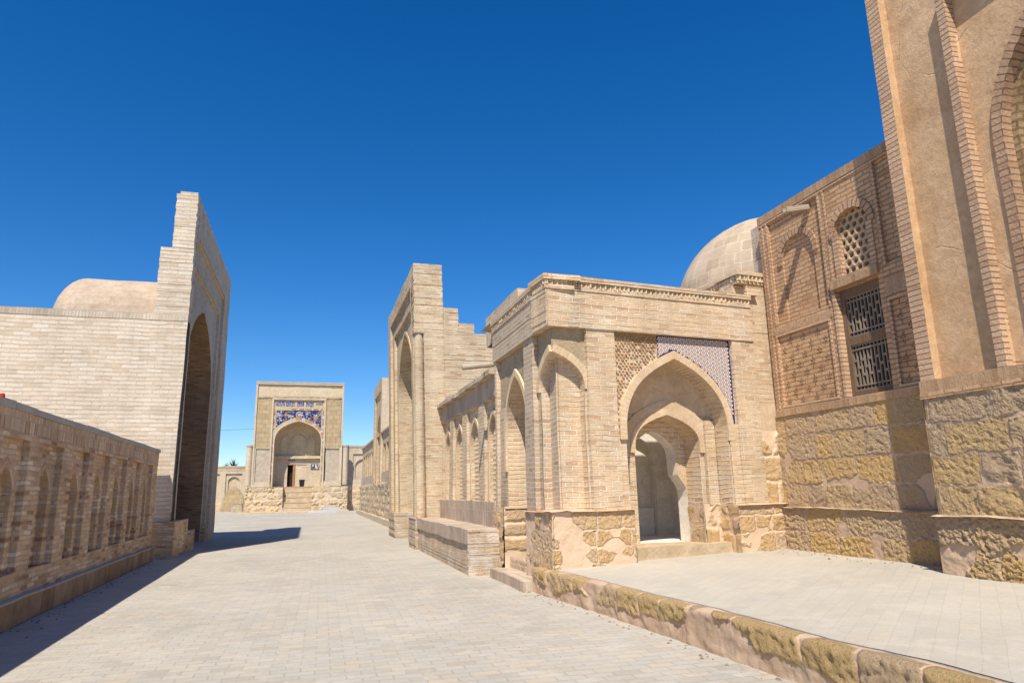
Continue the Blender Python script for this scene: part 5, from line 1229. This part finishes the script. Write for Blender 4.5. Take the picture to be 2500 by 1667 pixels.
rt = root('brick_pillar', (-6.9, 73, 0), 'squat little brick block at the foot of the far pale wall', 'pillar')
mb = MB(None, 0); mb.courses(Fr((0, 72.7, 0), (1, 0, 0), (0, -1, 0)), -7.2, -6.2, -.02, .78, 0, .8, .1, .02); mb.build('shaft', M['bench'], rt)
mb = MB(.2, .02); mb.box(-7.24, -6.16, 72.66, 73.54, .78, .84); mb.build('cap', M['vault'], rt)

def plant(x, y, zt, label, sc):
    rt = root('palm_tree', (x, y, 0), label, 'tree')
    mb = MB(None, .02); mb.cyl((x, y, 0), (x, y, zt - .9 * sc), .16, .11, 10); mb.build('trunk', M['trunk'], rt)
    mb = MB(None, 0); rnd = random.Random(int(x * 10)); o = V((x, y, zt - .95 * sc))
    for i in range(110):
        a = rnd.uniform(0, 2 * math.pi); e = rnd.uniform(-.15, 1.45); L = sc * rnd.uniform(.75, 1.15); d = V((math.cos(a) * math.cos(e), math.sin(a) * math.cos(e), math.sin(e)))
        sd_ = d.cross(V((0, 0, 1))); sd_ = sd_.normalized() if sd_.length > .01 else V((1, 0, 0)); st = o + V((0, 0, rnd.uniform(-.3, .25) * sc)); w = .035 * sc
        p1 = st + d * L * .55; p2 = st + d * L - V((0, 0, .18 * L * math.cos(e)))
        mb.poly([st - sd_ * w * .5, st + sd_ * w * .5, p1 + sd_ * w, p1 - sd_ * w], [(0, 0)] * 4); mb.poly([p1 - sd_ * w, p1 + sd_ * w, p2], [(0, 0)] * 3)
    mb.build('crown', M['leaf'], rt)
plant(-9.35, 94, 6.05, 'spiky dark green palm top, the taller one, showing above the far pale wall', 1.25)
plant(-10.3, 95, 5.55, 'shorter spiky plant top just left of the taller palm behind the far wall', 1.0)

rt = root('overhead_wire', (-9, 70, 7.6), 'thin dark overhead wire crossing the sky behind the left mausoleum and the tiled portal', 'wire')
mb = MB(None, 0); pp = [V((-26 + i * 2.1, 72, 7.55 + .012 * (i - 5) ** 2 + .015 * i)) for i in range(11)]
for a, b in zip(pp, pp[1:]): mb.cyl(a, b, .012, .012, 6, 0, False)
mb.build('cable', M['wire'], rt)

# loose pebbles and crumbs on the paving
rnd = random.Random(21); mb = MB(None, 0)
def pebble(x, y, z, r):
    h = r * rnd.uniform(.5, .9); ps = [V((x + r * rnd.uniform(.7, 1.2) * math.cos(2 * math.pi * i / 5), y + r * rnd.uniform(.7, 1.2) * math.sin(2 * math.pi * i / 5), z - .002)) for i in range(5)]; t = V((x, y, z + h))
    for i in range(5): mb.poly([ps[i], ps[(i + 1) % 5], t], [(0, 0)] * 3)
for i in range(420):
    k = rnd.random()
    if k < .35: y = rnd.uniform(5, 22); pebble(-3.42 - .02 * y + abs(rnd.gauss(0, .18)), y, 0, rnd.choice((.008, .012, .02, .03)))
    elif k < .6: y = rnd.uniform(4, 11.5); pebble(kx(y) - .04 - abs(rnd.gauss(0, .12)), y, 0, rnd.choice((.008, .012, .02, .028)))
    elif k < .8: y = rnd.uniform(7.5, 11.3); pebble(8.25 - abs(rnd.gauss(0, .2)), y, .49, rnd.choice((.008, .012, .02, .03)))
    else: pebble(rnd.uniform(-2.4, 3.3), rnd.uniform(5, 22), 0, rnd.choice((.006, .008, .012)))
g = mb.build('gravel', M['pebble']); g['kind'] = 'stuff'

# ---------------------------------------------------------------- light, sky, camera
sun = bpy.data.lights.new('sun', 'SUN'); sun.energy = 4.9; sun.angle = R(.53); sun.color = (1, .935, .82)
so = bpy.data.objects.new('sun', sun); COL.objects.link(so)
sd = V((.31, .65, -1)).normalized(); so.rotation_euler = sd.to_track_quat('-Z', 'Y').to_euler(); so.location = (-20, -40, 60)
W = bpy.data.worlds.new('World'); S.world = W; W.use_nodes = True; nt = W.node_tree
bg = nt.nodes['Background']; sky = nt.nodes.new('ShaderNodeTexSky'); sky.sky_type = 'NISHITA'; sky.sun_disc = False
sky.sun_elevation = math.asin(-sd.z); sky.sun_rotation = math.atan2(-sd.x, -sd.y) % (2 * math.pi)
sky.altitude = 600; sky.air_density = 1.0; sky.dust_density = .1; sky.ozone_density = 6.0
hs = nt.nodes.new('ShaderNodeHueSaturation'); hs.inputs['Saturation'].default_value = 1.305; hs.inputs['Hue'].default_value = .505
nt.links.new(sky.outputs[0], hs.inputs['Color']); nt.links.new(hs.outputs[0], bg.inputs['Color']); bg.inputs['Strength'].default_value = .115
cam = bpy.data.cameras.new('camera'); cam.sensor_width = 36; cam.lens = 36 * 1667 / 2500; cam.clip_end = 3000; cam.clip_start = .05
co = bpy.data.objects.new('camera', cam); COL.objects.link(co)
Rm = Matrix(((0.9602642956673448, -0.040527138473264945, -0.2761340861133719), (-0.27840709207500935, -0.20838349012887064, -0.9375850959374558), (-0.019544143594323896, 0.9772071797161949, -0.211386268149766)))
co.matrix_world = Matrix.Translation((0, 0, 1.65)) @ Rm.to_4x4()
S.camera = co
S.view_settings.view_transform = 'Standard'; S.view_settings.look = 'None'; S.view_settings.exposure = .30; S.view_settings.gamma = 1
S.render.engine = 'CYCLES'; S.cycles.use_denoising = True
S.cycles.max_bounces = 8; S.cycles.diffuse_bounces = 5
